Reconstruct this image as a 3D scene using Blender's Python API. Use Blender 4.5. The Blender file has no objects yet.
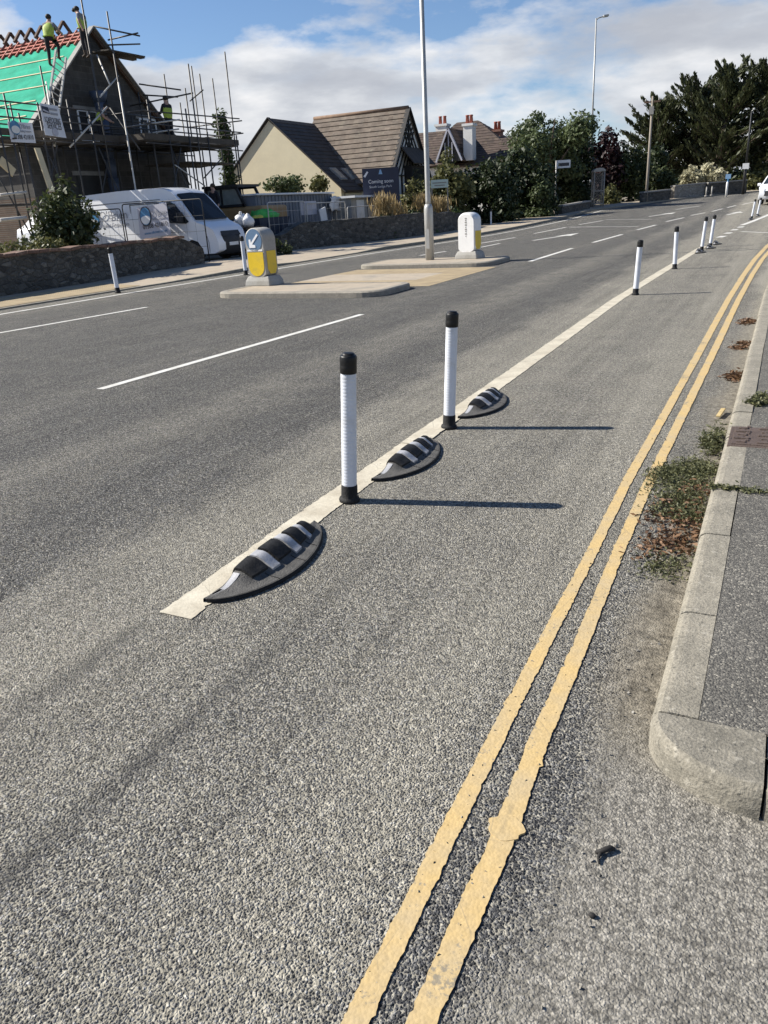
import bpy, bmesh, math, random
import numpy as np
from mathutils import Vector, Matrix
R = math.radians
random.seed(11); RNG = np.random.default_rng(11)
SC = bpy.context.scene
COL = SC.collection

# ------------------------------------------------------------------ camera model
F, CX, CY, SL, VPX, VPY, CH = 770., 384., 512., .06, 793., 183., 1.5
_n = math.hypot(1, SL)
E1 = np.array([1, -SL]) / _n; E2 = np.array([SL, 1]) / _n
_c = np.array([CX, CY])
_d = (_c - np.array([VPX, VPY])) @ E2
PITCH = math.atan(_d / F)
YAW = math.atan(((np.array([VPX, VPY]) - _c) @ E1) / math.hypot(F, _d))
FW = np.array([-math.sin(YAW), math.cos(YAW), 0]); RT = np.array([math.cos(YAW), math.sin(YAW), 0]); UPV = np.array([0, 0, 1.])
FD = FW * math.cos(PITCH) - UPV * math.sin(PITCH); UD = FW * math.sin(PITCH) + UPV * math.cos(PITCH)
CAM = np.array([0, 0, CH])

def zt(y):
    """height of the road: level, then a gentle rise"""
    t = min(max((y - 32) / 50., 0), 1)
    return 1.05 * t * t * (3 - 2 * t)

def ray(x, y):
    p = np.array([x, y], float) - _c
    return FD + RT * (p @ E1) / F - UD * (p @ E2) / F

def gp(x, y, off=0.):
    """where a sight line meets the ground (surveying the photograph)"""
    r = ray(x, y); t = prev = .5
    while t < 500:
        p = CAM + r * t
        if p[2] < zt(p[1]) + off:
            a, b = prev, t
            for _ in range(40):
                m = (a + b) / 2; q = CAM + r * m
                if q[2] < zt(q[1]) + off: b = m
                else: a = m
            q = CAM + r * b
            return Vector((q[0], q[1], zt(q[1]) + off))
        prev = t; t *= 1.02
    return Vector((0, 100, 1))

def at(x, y, X=None, Y=None):
    r = ray(x, y); t = (Y / r[1]) if Y is not None else (X / r[0])
    return Vector(CAM + r * t)

# ------------------------------------------------------------------ object helpers
def wloc(p):
    v = Vector((0, 0, 0))
    while p is not None:
        v = v + p.location; p = p.parent
    return v

def tag(o, label, cat, group=None, kind=None):
    o['label'] = label; o['category'] = cat
    if group: o['group'] = group
    if kind: o['kind'] = kind
    return o

def thing(name, label, cat, loc=(0, 0, 0), rotz=0, group=None):
    o = bpy.data.objects.new(name, None); COL.objects.link(o)
    o.empty_display_size = .2
    o.location = loc; o.rotation_euler = (0, 0, rotz)
    return tag(o, label, cat, group)

def children(o):
    return [c for c in bpy.data.objects if c.parent == o]

def dup(o, label=None, loc=None, rot=None, parent=None):
    c = o.copy(); COL.objects.link(c); c.parent = parent
    if parent is None:
        if label: c['label'] = label
        if loc is not None: c.location = loc
        if rot is not None: c.rotation_euler = rot
    for ch in children(o): dup(ch, parent=c)
    return c

class MB:
    """collects vertices and faces of ONE mesh"""
    def __init__(s): s.v = []; s.f = []; s.sm = []
    def add(s, vs, fs, smooth=False):
        b = len(s.v); s.v += [tuple(p) for p in vs]
        s.f += [tuple(b + i for i in f) for f in fs]; s.sm += [smooth] * len(fs)
        return s
    def box(s, c, d, rz=0, M=None):
        hx, hy, hz = d[0] / 2, d[1] / 2, d[2] / 2
        vs = [Vector((x, y, z)) for x in (-hx, hx) for y in (-hy, hy) for z in (-hz, hz)]
        m = M if M is not None else Matrix.Rotation(rz, 3, 'Z')
        vs = [m @ v + Vector(c) for v in vs]
        return s.add(vs, [(0, 1, 3, 2), (4, 6, 7, 5), (0, 4, 5, 1), (2, 3, 7, 6), (0, 2, 6, 4), (1, 5, 7, 3)])
    def bar(s, a, b, w, h, up=(0, 0, 1)):
        """a rectangular bar from a to b"""
        a = Vector(a); b = Vector(b); x = (b - a).normalized(); u = Vector(up)
        y = u.cross(x)
        if y.length < 1e-4: y = Vector((1, 0, 0)).cross(x)
        y.normalize(); z = x.cross(y)
        vs = []
        for p in (a, b):
            for i, j in ((-1, -1), (1, -1), (1, 1), (-1, 1)): vs.append(p + y * i * w / 2 + z * j * h / 2)
        return s.add(vs, [(3, 2, 1, 0), (4, 5, 6, 7), (0, 1, 5, 4), (1, 2, 6, 5), (2, 3, 7, 6), (3, 0, 4, 7)])
    def tube(s, path, r, n=8, caps=True, smooth=True):
        path = [Vector(p) for p in path]; k = len(path)
        rs = r if isinstance(r, (list, tuple)) else [r] * k
        vs = []; prev = None
        for i, p in enumerate(path):
            t = (path[min(i + 1, k - 1)] - path[max(i - 1, 0)])
            if t.length < 1e-9: t = Vector((0, 0, 1))
            t.normalize()
            if prev is None:
                u = Vector((0, 0, 1)) if abs(t.z) < .9 else Vector((1, 0, 0))
            else: u = prev
            u = (u - t * u.dot(t)).normalized(); prev = u; w = t.cross(u)
            for j in range(n):
                a = 2 * math.pi * j / n
                vs.append(p + (u * math.cos(a) + w * math.sin(a)) * rs[i])
        fs = [(i * n + j, i * n + (j + 1) % n, (i + 1) * n + (j + 1) % n, (i + 1) * n + j) for i in range(k - 1) for j in range(n)]
        s.add(vs, fs, smooth)
        if caps:
            b = len(s.v) - len(vs)
            s.f.append(tuple(b + j for j in range(n))[::-1]); s.sm.append(False)
            s.f.append(tuple(b + (k - 1) * n + j for j in range(n))); s.sm.append(False)
        return s
    def lathe(s, prof, n=24, c=(0, 0, 0), smooth=True):
        return s.tube([(c[0], c[1], c[2] + z + i * 1e-6) for i, (r, z) in enumerate(prof)], [max(r, 1e-4) for r, z in prof], n, True, smooth)
    def prism(s, poly, z0, z1, smooth=False):
        n = len(poly)
        vs = [(p[0], p[1], z0) for p in poly] + [(p[0], p[1], z1) for p in poly]
        return s.add(vs, [tuple(range(n))[::-1], tuple(range(n, 2 * n))] + [(i, (i + 1) % n, n + (i + 1) % n, n + i) for i in range(n)], smooth)
    def slab(s, pts, nrm, th):
        """a flat polygon in space given a thickness along nrm"""
        n = len(pts); nv = Vector(nrm).normalized() * th
        vs = [Vector(p) for p in pts] + [Vector(p) + nv for p in pts]
        return s.add(vs, [tuple(range(n))[::-1], tuple(range(n, 2 * n))] + [(i, (i + 1) % n, n + (i + 1) % n, n + i) for i in range(n)])
    def ball(s, c, r, nu=12, nv=8, smooth=True):
        rx, ry, rz = (r, r, r) if not isinstance(r, (tuple, list)) else r
        vs = [(c[0], c[1], c[2] - rz)]
        for i in range(1, nv):
            a = -math.pi / 2 + math.pi * i / nv
            for j in range(nu):
                b = 2 * math.pi * j / nu
                vs.append((c[0] + rx * math.cos(a) * math.cos(b), c[1] + ry * math.cos(a) * math.sin(b), c[2] + rz * math.sin(a)))
        vs.append((c[0], c[1], c[2] + rz)); fs = []
        for j in range(nu): fs.append((0, 1 + (j + 1) % nu, 1 + j))
        for i in range(nv - 2):
            for j in range(nu):
                a = 1 + i * nu
                fs.append((a + j, a + (j + 1) % nu, a + nu + (j + 1) % nu, a + nu + j))
        t = len(vs) - 1; a = 1 + (nv - 2) * nu
        for j in range(nu): fs.append((a + j, a + (j + 1) % nu, t))
        return s.add(vs, fs, smooth)
    def strip(s, left, right):
        n = len(left)
        return s.add(list(left) + list(right), [(i, n + i, n + i + 1, i + 1) for i in range(n - 1)])
    def obj(s, name, m, parent=None, world=False, bevel=0, label=None, fix=True):
        me = bpy.data.meshes.new(name)
        off = wloc(parent) if (world and parent is not None) else Vector((0, 0, 0))
        me.from_pydata([(p[0] - off.x, p[1] - off.y, p[2] - off.z) for p in s.v], [], s.f)
        me.polygons.foreach_set('use_smooth', s.sm)
        if fix:
            bm = bmesh.new(); bm.from_mesh(me); bmesh.ops.recalc_face_normals(bm, faces=bm.faces); bm.to_mesh(me); bm.free()
        me.update(); me.materials.append(m)
        o = bpy.data.objects.new(name, me); COL.objects.link(o); o.parent = parent
        if bevel:
            b = o.modifiers.new('bevel', 'BEVEL'); b.width = bevel; b.segments = 2; b.limit_method = 'ANGLE'; b.angle_limit = R(40)
        if label: o['label'] = label
        return o

def struct(o):
    o['kind'] = 'structure'; return o

def text(name, body, size, loc, right, up, m, parent=None, world=True, width=None, squash=1):
    cu = bpy.data.curves.new(name, 'FONT'); cu.body = body; cu.size = size; cu.align_x = 'CENTER'; cu.align_y = 'CENTER'; cu.extrude = .002
    cu.resolution_u = 3
    to = bpy.data.objects.new('tmp', cu); COL.objects.link(to)
    bpy.context.view_layer.update()
    me = bpy.data.meshes.new_from_object(to.evaluated_get(bpy.context.evaluated_depsgraph_get()))
    bpy.data.objects.remove(to)
    r = Vector(right).normalized(); u = Vector(up); u = (u - r * u.dot(r)).normalized(); nn = r.cross(u)
    if width:
        xs = [v.co.x for v in me.vertices]; w = max(xs) - min(xs); k = width / w
    else: k = 1
    off = wloc(parent) if (world and parent is not None) else Vector((0, 0, 0))
    for v in me.vertices:
        c = v.co; p = Vector(loc) + r * c.x * k + u * c.y * squash + nn * (c.z + .003); v.co = p - off
    me.materials.clear(); me.materials.append(m)
    o = bpy.data.objects.new(name, me); COL.objects.link(o); o.parent = parent
    return o

# ------------------------------------------------------------------ materials
class NT:
    def __init__(s, name):
        s.m = bpy.data.materials.new(name); s.m.use_nodes = True; s.t = s.m.node_tree; s.t.nodes.clear()
        s.out = s.n('ShaderNodeOutputMaterial'); s.b = s.n('ShaderNodeBsdfPrincipled'); s.l(s.b.outputs[0], s.out.inputs[0])
    def n(s, t, **kw):
        x = s.t.nodes.new(t)
        for k, v in kw.items(): setattr(x, k, v)
        return x
    def l(s, a, b): s.t.links.new(a, b)
    def val(s, node, **kw):
        for k, v in kw.items(): node.inputs[k.replace('_', ' ')].default_value = v
        return node
    def coord(s, world=False):
        if world: return s.n('ShaderNodeNewGeometry').outputs['Position']
        return s.n('ShaderNodeTexCoord').outputs['Object']
    def noise(s, vec, scale, detail=4, rough=.55, out='Fac'):
        x = s.n('ShaderNodeTexNoise'); s.l(vec, x.inputs['Vector'])
        x.inputs['Scale'].default_value = scale; x.inputs['Detail'].default_value = detail; x.inputs['Roughness'].default_value = rough
        return x.outputs[out]
    def voro(s, vec, scale, feature='F1', out='Distance', rand=1.):
        x = s.n('ShaderNodeTexVoronoi', feature=feature); s.l(vec, x.inputs['Vector']); x.inputs['Scale'].default_value = scale
        x.inputs['Randomness'].default_value = rand
        return x.outputs[out]
    def ramp(s, fac, stops, interp='LINEAR'):
        x = s.n('ShaderNodeValToRGB'); s.l(fac, x.inputs[0]); e = x.color_ramp; e.interpolation = interp
        while len(e.elements) > 1: e.elements.remove(e.elements[-1])
        for i, (p, c) in enumerate(stops):
            if isinstance(c, (int, float)): c = (c, c, c)
            k = e.elements[0] if i == 0 else e.elements.new(p)
            k.position = p; k.color = (c[0], c[1], c[2], 1)
        return x.outputs[0]
    def mix(s, fac, a, b, mode='MIX'):
        x = s.n('ShaderNodeMix', data_type='RGBA', blend_type=mode)
        for sock, v in ((x.inputs[0], fac), (x.inputs[6], a), (x.inputs[7], b)):
            if hasattr(v, 'is_linked'): s.l(v, sock)
            elif isinstance(v, (int, float)): sock.default_value = v if sock == x.inputs[0] else (v, v, v, 1)
            else: sock.default_value = (v[0], v[1], v[2], 1)
        return x.outputs[2]
    def math(s, op, a, b=0., c=0., clamp=False):
        x = s.n('ShaderNodeMath', operation=op, use_clamp=clamp)
        for i, v in enumerate((a, b, c)):
            if hasattr(v, 'is_linked'): s.l(v, x.inputs[i])
            else: x.inputs[i].default_value = v
        return x.outputs[0]
    def bump(s, h, strength=.4, dist=.01):
        x = s.n('ShaderNodeBump'); s.l(h, x.inputs['Height']); x.inputs['Strength'].default_value = strength; x.inputs['Distance'].default_value = dist
        s.l(x.outputs[0], s.b.inputs['Normal'])
    def scaled(s, vec, sx, sy, sz):
        x = s.n('ShaderNodeMapping'); s.l(vec, x.inputs[0]); x.inputs['Scale'].default_value = (sx, sy, sz); return x.outputs[0]

def mat(name, c, rough=.7, var=.15, scale=4., bump=0., bscale=None, metal=0., dirt=None, dscale=1.2, spec=.5, coat=0.):
    t = NT(name); v = t.coord()
    n1 = t.noise(v, scale, 5); n2 = t.noise(v, scale * 7, 3)
    f = t.math('ADD', t.math('MULTIPLY', n1, .65), t.math('MULTIPLY', n2, .35))
    lo = tuple(max(0, x * (1 - var)) for x in c); hi = tuple(min(1, x * (1 + var)) for x in c)
    col = t.ramp(f, [(.3, lo), (.7, hi)])
    if dirt:
        k = t.ramp(t.noise(v, dscale, 6, .65), [(.5, 0), (.68, 1)])
        col = t.mix(t.math('MULTIPLY', k, .7), col, dirt)
    t.l(col, t.b.inputs['Base Color'])
    t.b.inputs['Roughness'].default_value = rough; t.b.inputs['Metallic'].default_value = metal
    t.b.inputs['Specular IOR Level'].default_value = spec; t.b.inputs['Coat Weight'].default_value = coat
    if bump: t.bump(t.noise(v, bscale or scale * 8, 4), bump, .02)
    return t.m

def asphalt_mat():
    t = NT('worn chipped asphalt'); P = t.coord(True)
    sx = t.n('ShaderNodeSeparateXYZ'); t.l(P, sx.inputs[0]); X, Y = sx.outputs[0], sx.outputs[1]
    w0 = t.noise(t.scaled(P, 1, .3, 1), 1.5, 4, .62)
    wob = t.math('MULTIPLY', t.math('SUBTRACT', w0, .5), .6)
    Xw = t.math('ADD', X, wob)
    # irregular chippings
    dn = t.n('ShaderNodeTexNoise'); t.l(P, dn.inputs['Vector']); dn.inputs['Scale'].default_value = 95; dn.inputs['Detail'].default_value = 1
    ds = t.n('ShaderNodeVectorMath', operation='SCALE'); t.l(dn.outputs['Color'], ds.inputs[0]); ds.inputs['Scale'].default_value = .009
    da = t.n('ShaderNodeVectorMath', operation='ADD'); t.l(P, da.inputs[0]); t.l(ds.outputs[0], da.inputs[1])
    vx = t.n('ShaderNodeTexVoronoi', feature='F1'); t.l(da.outputs[0], vx.inputs['Vector']); vx.inputs['Scale'].default_value = 150
    dis, cc = vx.outputs['Distance'], vx.outputs['Color']
    sg = t.n('ShaderNodeSeparateColor'); t.l(cc, sg.inputs[0])
    stone = t.ramp(sg.outputs[0], [(0, (.035, .035, .037)), (.3, (.075, .075, .076)), (.6, (.135, .134, .131)), (.85, (.235, .231, .219)), (1, (.46, .447, .41))])
    u = t.math('DIVIDE', t.math('ADD', Xw, 14.5), 14.5)
    def p(x): return (x + 14.5) / 14.5
    lane = t.ramp(u, [(p(-14.2), .5), (p(-13.2), .32), (p(-12.2), .05), (p(-11.4), .1), (p(-10.6), .12), (p(-9), .02), (p(-6.6), .04), (p(-5.9), .18), (p(-5.3), .05), (p(-4.75), .0),
                      (p(-4.3), .34), (p(-3.9), .24), (p(-3.5), .0), (p(-3.0), .14), (p(-2.7), .66), (p(-2.15), .85), (p(-1.9), .66), (p(-1.45), .55),
                      (p(-1.15), .62), (p(-.9), .85), (p(-.74), .95), (p(-.6), .75), (p(-.45), .4), (p(-.34), .6), (p(-.2), 1.0)])
    big = t.noise(P, 2.6, 5, .66)
    dust = t.math('ADD', lane, t.math('MULTIPLY', t.math('SUBTRACT', big, .5), .85), clamp=True)
    mid = t.noise(P, 75, 3, .6)
    dm = t.math('ADD', dis, t.math('MULTIPLY', t.math('SUBTRACT', mid, .5), .75))
    gap = t.math('MULTIPLY', t.math('SUBTRACT', dm, t.math('SUBTRACT', .68, t.math('MULTIPLY', dust, .385))), 7.5, clamp=True)
    dustcol = t.ramp(sg.outputs[1], [(.0, (.215, .20, .162)), (1, (.415, .386, .312))])
    crev_shade = t.ramp(dm, [(.28, 1), (.62, .32)])  # shade in the gaps between chippings, painted into the colour
    col = t.mix(1, stone, crev_shade, 'MULTIPLY')
    col = t.mix(t.math('MULTIPLY', gap, .9), col, dustcol)
    def joint(x0, w, y1, wy):
        a = t.math('SUBTRACT', 1, t.math('DIVIDE', t.math('ABSOLUTE', t.math('SUBTRACT', t.math('ADD', X, t.math('MULTIPLY', wob, .25)), x0)), w), clamp=True)
        return t.math('MULTIPLY', a, t.math('MULTIPLY', t.math('SUBTRACT', y1, Y), 1 / wy, clamp=True))
    j = t.math('ADD', joint(-1.54, .085, 3.3, 1.6), joint(-2.12, .09, 2.14, .25), clamp=True)
    j = t.math('MULTIPLY', j, t.math('MULTIPLY', t.math('SUBTRACT', big, .3), 3.2, clamp=True))
    col = t.mix(t.math('MULTIPLY', j, .72), col, (.04, .04, .041))
    dk = t.math('MULTIPLY', t.math('MULTIPLY', t.math('SUBTRACT', Xw, -.53), 12, clamp=True), t.math('MULTIPLY', t.math('SUBTRACT', 2.7, Y), 1.0, clamp=True))
    dk = t.math('MULTIPLY', dk, t.math('MULTIPLY', t.math('SUBTRACT', -.28, Xw), 10, clamp=True))
    col = t.mix(t.math('MULTIPLY', dk, t.math('MULTIPLY', t.math('SUBTRACT', .74, dm, clamp=True), 6.0, clamp=True)), col, t.mix(.5, stone, (.03, .031, .034)))
    sd = t.math('MULTIPLY', t.math('MULTIPLY', t.math('SUBTRACT', Xw, -.36), 11, clamp=True), t.math('MULTIPLY', t.math('SUBTRACT', 2.1, t.math('ADD', Y, wob)), 4, clamp=True))
    fst = t.ramp(t.math('ADD', t.math('MULTIPLY', sg.outputs[2], .55), t.math('MULTIPLY', mid, .45)), [(.2, (.12, .115, .103)), (.5, (.235, .22, .19)), (.85, (.37, .345, .29))])
    fst = t.mix(1, fst, t.ramp(dis, [(.4, 1), (.8, .6)]), 'MULTIPLY')
    col = t.mix(t.math('MULTIPLY', sd, .88), col, fst)
    gx = t.math('MULTIPLY', t.math('SUBTRACT', Xw, -.40), 9, clamp=True)
    gy = t.math('MULTIPLY', t.math('MULTIPLY', t.math('SUBTRACT', Y, 1.8), 3, clamp=True), t.math('MULTIPLY', t.math('SUBTRACT', 13, Y), .12, clamp=True))
    gm = t.math('MULTIPLY', gx, gy)
    silt = t.ramp(t.noise(P, 13, 6, .72), [(.32, (.095, .083, .063)), (.66, (.27, .24, .185))])
    silt = t.mix(t.ramp(sg.outputs[0], [(.86, 0), (.95, .6)]), silt, (.06, .056, .05))
    col = t.mix(t.math('MULTIPLY', gm, .92), col, silt)
    stk = t.noise(t.scaled(P, 4.5, .16, 1), 2.2, 5, .62)
    col = t.mix(1, col, t.ramp(t.noise(P, 38, 2, .7), [(.33, .66), (.5, 1), (.67, 1.36)]), 'MULTIPLY')
    col = t.mix(1, col, t.ramp(t.math('ADD', t.math('MULTIPLY', stk, .65), t.math('MULTIPLY', w0, .35)), [(.33, .78), (.5, 1), (.68, 1.14)]), 'MULTIPLY')
    t.l(col, t.b.inputs['Base Color']); t.b.inputs['Roughness'].default_value = .9; t.b.inputs['Specular IOR Level'].default_value = .2
    # height kept simple: stones and undulation, silt smooth
    sm = t.math('SUBTRACT', 1, t.math('MULTIPLY', t.math('MULTIPLY', t.math('SUBTRACT', X, -.42), 9, clamp=True), .55))
    h = t.math('SUBTRACT', t.math('MULTIPLY', mid, 1.1), t.math('MULTIPLY', dis, 1.0))
    t.bump(t.math('MULTIPLY', h, sm), 1.0, .0072)
    return t.m

def paint_mat(name, c, c2, wear):
    t = NT(name); P = t.coord(True)
    n1 = t.noise(P, 5, 6, .65); n2 = t.noise(P, 60, 4)
    col = t.ramp(n1, [(.3, c2), (.62, c)])
    col = t.mix(1, col, t.ramp(n2, [(.25, .86), (.7, 1.06)]), 'MULTIPLY')
    vv = t.voro(P, 108)
    k = t.math('ADD', t.math('MULTIPLY', t.noise(P, 3.5, 6, .7), 1.0), t.math('MULTIPLY', t.noise(P, 90, 3), .5))
    w = t.ramp(k, [(wear, 0), (wear + .06, 1)])
    col = t.mix(t.math('MULTIPLY', w, .75), col, (.2, .185, .15))
    crack = t.ramp(t.voro(t.scaled(P, 1, .6, 1), 7, 'DISTANCE_TO_EDGE'), [(0, 1), (.012, 0)])
    col = t.mix(t.math('MULTIPLY', t.math('MULTIPLY', crack, t.ramp(n1, [(.45, 0), (.55, 1)])), .5), col, (.18, .16, .12))
    t.l(col, t.b.inputs['Base Color']); t.b.inputs['Roughness'].default_value = .75
    h = t.math('ADD', t.math('MULTIPLY', t.math('SUBTRACT', 1, vv), .6), t.math('MULTIPLY', n2, .6))
    t.bump(h, .55, .0022)
    return t.m

def stone_mat(name, pal, scale=4.5, mortar=(.2, .19, .165)):
    t = NT(name); v = t.coord()
    v2 = t.scaled(v, 1, 1, 1.9)
    dn = t.n('ShaderNodeVectorMath', operation='ADD'); t.l(v2, dn.inputs[0])
    no = t.n('ShaderNodeTexNoise'); t.l(v2, no.inputs['Vector']); no.inputs['Scale'].default_value = 3
    sc = t.n('ShaderNodeVectorMath', operation='SCALE'); t.l(no.outputs['Color'], sc.inputs[0]); sc.inputs['Scale'].default_value = .25
    t.l(sc.outputs[0], dn.inputs[1]); vv = dn.outputs[0]
    cc = t.voro(vv, scale, 'F1', 'Color'); e = t.voro(vv, scale, 'DISTANCE_TO_EDGE')
    sg = t.n('ShaderNodeSeparateColor'); t.l(cc, sg.inputs[0])
    st = t.ramp(sg.outputs[0], [(i / (len(pal) - 1), c) for i, c in enumerate(pal)])
    st = t.mix(1, st, t.ramp(t.noise(v, 18, 6, .65), [(.25, .55), (.75, 1.35)]), 'MULTIPLY')
    col = t.mix(t.ramp(e, [(.03, 1), (.1, 0)]), st, mortar)
    t.l(col, t.b.inputs['Base Color']); t.b.inputs['Roughness'].default_value = .92
    h = t.math('ADD', t.math('MULTIPLY', t.ramp(e, [(0, 0), (.16, 1)]), 1), t.math('MULTIPLY', t.noise(v, 25, 4), .4))
    t.bump(h, .9, .03)
    return t.m

def brick_mat(name, c1, c2, mortar, bw=.45, bh=.225, axes='YZ'):
    t = NT(name); v = t.coord(True)
    s = t.n('ShaderNodeSeparateXYZ'); t.l(v, s.inputs[0]); cb = t.n('ShaderNodeCombineXYZ')
    a = s.outputs[1] if axes[0] == 'Y' else s.outputs[0]
    t.l(a, cb.inputs[0]); t.l(s.outputs[2], cb.inputs[1])
    b = t.n('ShaderNodeTexBrick'); t.l(cb.outputs[0], b.inputs['Vector'])
    b.inputs['Scale'].default_value = 1; b.inputs['Brick Width'].default_value = bw; b.inputs['Row Height'].default_value = bh; b.inputs['Mortar Size'].default_value = .012
    for k, c in (('Color1', c1), ('Color2', c2), ('Mortar', mortar)): b.inputs[k].default_value = (*c, 1)
    col = t.mix(1, b.outputs['Color'], t.ramp(t.noise(v, 2.5, 6, .6), [(.3, .7), (.7, 1.2)]), 'MULTIPLY')
    t.l(col, t.b.inputs['Base Color']); t.b.inputs['Roughness'].default_value = .9
    t.bump(t.math('SUBTRACT', 1, b.outputs['Fac']), .5, .01)
    return t.m

def tile_mat(name, pal, w=.3, lichen=None):
    """per-tile colour on roof courses (the steps themselves are geometry)"""
    t = NT(name); v = t.coord()
    cc = t.voro(t.scaled(v, 1 / w, 1 / w, 1 / w), 1., 'F1', 'Color', .25)
    sg = t.n('ShaderNodeSeparateColor'); t.l(cc, sg.inputs[0])
    col = t.ramp(sg.outputs[1], [(i / (len(pal) - 1), c) for i, c in enumerate(pal)])
    col = t.mix(1, col, t.ramp(t.noise(v, 1.6, 7, .68), [(.3, .65), (.7, 1.3)]), 'MULTIPLY')
    if lichen: col = t.mix(t.ramp(t.noise(v, 3.5, 6, .7), [(.56, 0), (.7, .75)]), col, lichen)
    t.l(col, t.b.inputs['Base Color']); t.b.inputs['Roughness'].default_value = .85
    t.bump(t.noise(v, 30, 4), .3, .02)
    return t.m

def leaf_mat(name, lo, hi, trans=.3):
    t = NT(name)
    a = t.n('ShaderNodeAttribute', attribute_name='tint')
    v = t.coord()
    f = t.math('ADD', t.math('MULTIPLY', a.outputs['Fac'], .7), t.math('MULTIPLY', t.noise(v, 1.1, 3), .3))
    col = t.ramp(f, [(.1, lo), (.85, hi)])
    t.l(col, t.b.inputs['Base Color']); t.b.inputs['Roughness'].default_value = .55; t.b.inputs['Specular IOR Level'].default_value = .35
    tr = t.n('ShaderNodeBsdfTranslucent'); t.l(t.mix(.5, col, hi), tr.inputs[0])
    mx = t.n('ShaderNodeMixShader'); mx.inputs[0].default_value = trans
    t.l(t.b.outputs[0], mx.inputs[1]); t.l(tr.outputs[0], mx.inputs[2]); t.l(mx.outputs[0], t.out.inputs[0])
    return t.m

def clear_glass_mat(name):
    t = NT(name); t.l(t.ramp(t.noise(t.coord(), 2, 2), [(.3, (.10, .11, .11)), (.7, (.13, .14, .14))]), t.b.inputs['Base Color']); t.b.inputs['Roughness'].default_value = .1
    tr = t.n('ShaderNodeBsdfTransparent'); mx = t.n('ShaderNodeMixShader'); mx.inputs[0].default_value = .86
    t.l(t.b.outputs[0], mx.inputs[1]); t.l(tr.outputs[0], mx.inputs[2]); t.l(mx.outputs[0], t.out.inputs[0]); return t.m

def glass_mat(name, c=(.02, .025, .028), rough=.06):
    t = NT(name); v = t.coord()
    col = t.ramp(t.noise(v, 3, 3), [(.3, c), (.7, tuple(x * 1.5 for x in c))])
    t.l(col, t.b.inputs['Base Color']); t.b.inputs['Roughness'].default_value = rough; t.b.inputs['Specular IOR Level'].default_value = .8
    return t.m

def kerb_mat(name, c1, c2):
    t = NT(name); P = t.coord(True)
    n1 = t.noise(P, 7, 7, .7); n2 = t.noise(P, 130, 3); n3 = t.noise(P, 38, 5, .6)
    col = t.ramp(n1, [(.28, c1), (.7, c2)])
    col = t.mix(1, col, t.ramp(n2, [(.25, .66), (.72, 1.28)]), 'MULTIPLY')
    col = t.mix(t.ramp(n3, [(.58, 0), (.66, .55)]), col, (.42, .39, .32))
    col = t.mix(t.ramp(t.noise(P, 60, 4), [(.60, 0), (.66, .7)]), col, (.09, .085, .07))
    t.l(col, t.b.inputs['Base Color']); t.b.inputs['Roughness'].default_value = .9
    t.bump(t.math('ADD', n2, t.math('MULTIPLY', n3, 1.2)), .6, .006)
    return t.m

def footway_mat(name):
    t = NT(name); P = t.coord(True)
    vx = t.n('ShaderNodeTexVoronoi'); t.l(P, vx.inputs['Vector']); vx.inputs['Scale'].default_value = 150
    sg = t.n('ShaderNodeSeparateColor'); t.l(vx.outputs['Color'], sg.inputs[0])
    col = t.ramp(sg.outputs[0], [(0, (.062, .058, .05)), (.6, (.118, .111, .095)), (.9, (.175, .163, .137)), (.97, (.26, .245, .2)), (1, (.36, .33, .27))])
    vb = t.n('ShaderNodeTexVoronoi'); t.l(P, vb.inputs['Vector']); vb.inputs['Scale'].default_value = 55
    sb = t.n('ShaderNodeSeparateColor'); t.l(vb.outputs['Color'], sb.inputs[0])
    spot = t.math('MULTIPLY', t.ramp(sb.outputs[0], [(.86, 0), (.9, 1)]), t.ramp(vb.outputs['Distance'], [(.25, 1), (.42, 0)]))
    col = t.mix(t.math('MULTIPLY', spot, .6), col, (.30, .28, .23))
    col = t.mix(1, col, t.ramp(t.noise(P, 4, 6, .65), [(.3, .8), (.7, 1.2)]), 'MULTIPLY')
    t.l(col, t.b.inputs['Base Color']); t.b.inputs['Roughness'].default_value = .88
    t.bump(t.math('ADD', t.math('SUBTRACT', 1, vx.outputs['Distance']), t.noise(P, 200, 2)), .8, .004)
    return t.m

M = {}
M['asphalt'] = asphalt_mat()
M['white_line'] = paint_mat('dusty white road paint', (.60, .55, .43), (.42, .37, .275), .9)
M['far_line'] = paint_mat('white road paint', (.70, .69, .64), (.5, .48, .42), .98)
M['yellow_line'] = paint_mat('yellow road paint', (.56, .40, .172), (.47, .37, .215), .87)
M['kerb'] = kerb_mat('weathered concrete kerb', (.18, .165, .13), (.33, .30, .235))
M['kerb_corner'] = kerb_mat('weathered quadrant stone', (.125, .116, .093), (.29, .265, .21))
M['footway'] = footway_mat('speckled footway asphalt')
M['far_pave'] = mat('pale worn pavement', (.40, .335, .25), .9, .22, 1.2, .3, 20, dirt=(.2, .19, .16))
M['buff'] = None
M['earth'] = mat('dry earth and rubble', (.2, .17, .125), .95, .35, .6, .6, 6)
M['grass_land'] = mat('distant grassland', (.08, .10, .04), .95, .3, .2)
M['black_rubber'] = mat('black rubber', (.010, .010, .010), .7, .3, 12, .2, 60, dirt=(.045, .043, .038), dscale=11, spec=.3)
M['dusty_rubber'] = mat('dusty grey rubber', (.092, .088, .08), .85, .4, 22, .4, 120, dirt=(.06, .058, .053), dscale=12)
M['cap_black'] = mat('black plastic cap', (.012, .012, .012), .42, .3, 14, .1, 90, dirt=(.035, .033, .03), dscale=8, spec=.3)
M['white_plastic'] = mat('white reflective sleeve', (.66, .69, .74), .38, .05, 6, .0, dirt=(.52, .52, .50), dscale=5)
M['stripe_white'] = mat('white reflective stripe', (.40, .40, .405), .5, .25, 20, .1, 90, dirt=(.2, .195, .18), dscale=14)
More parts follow.
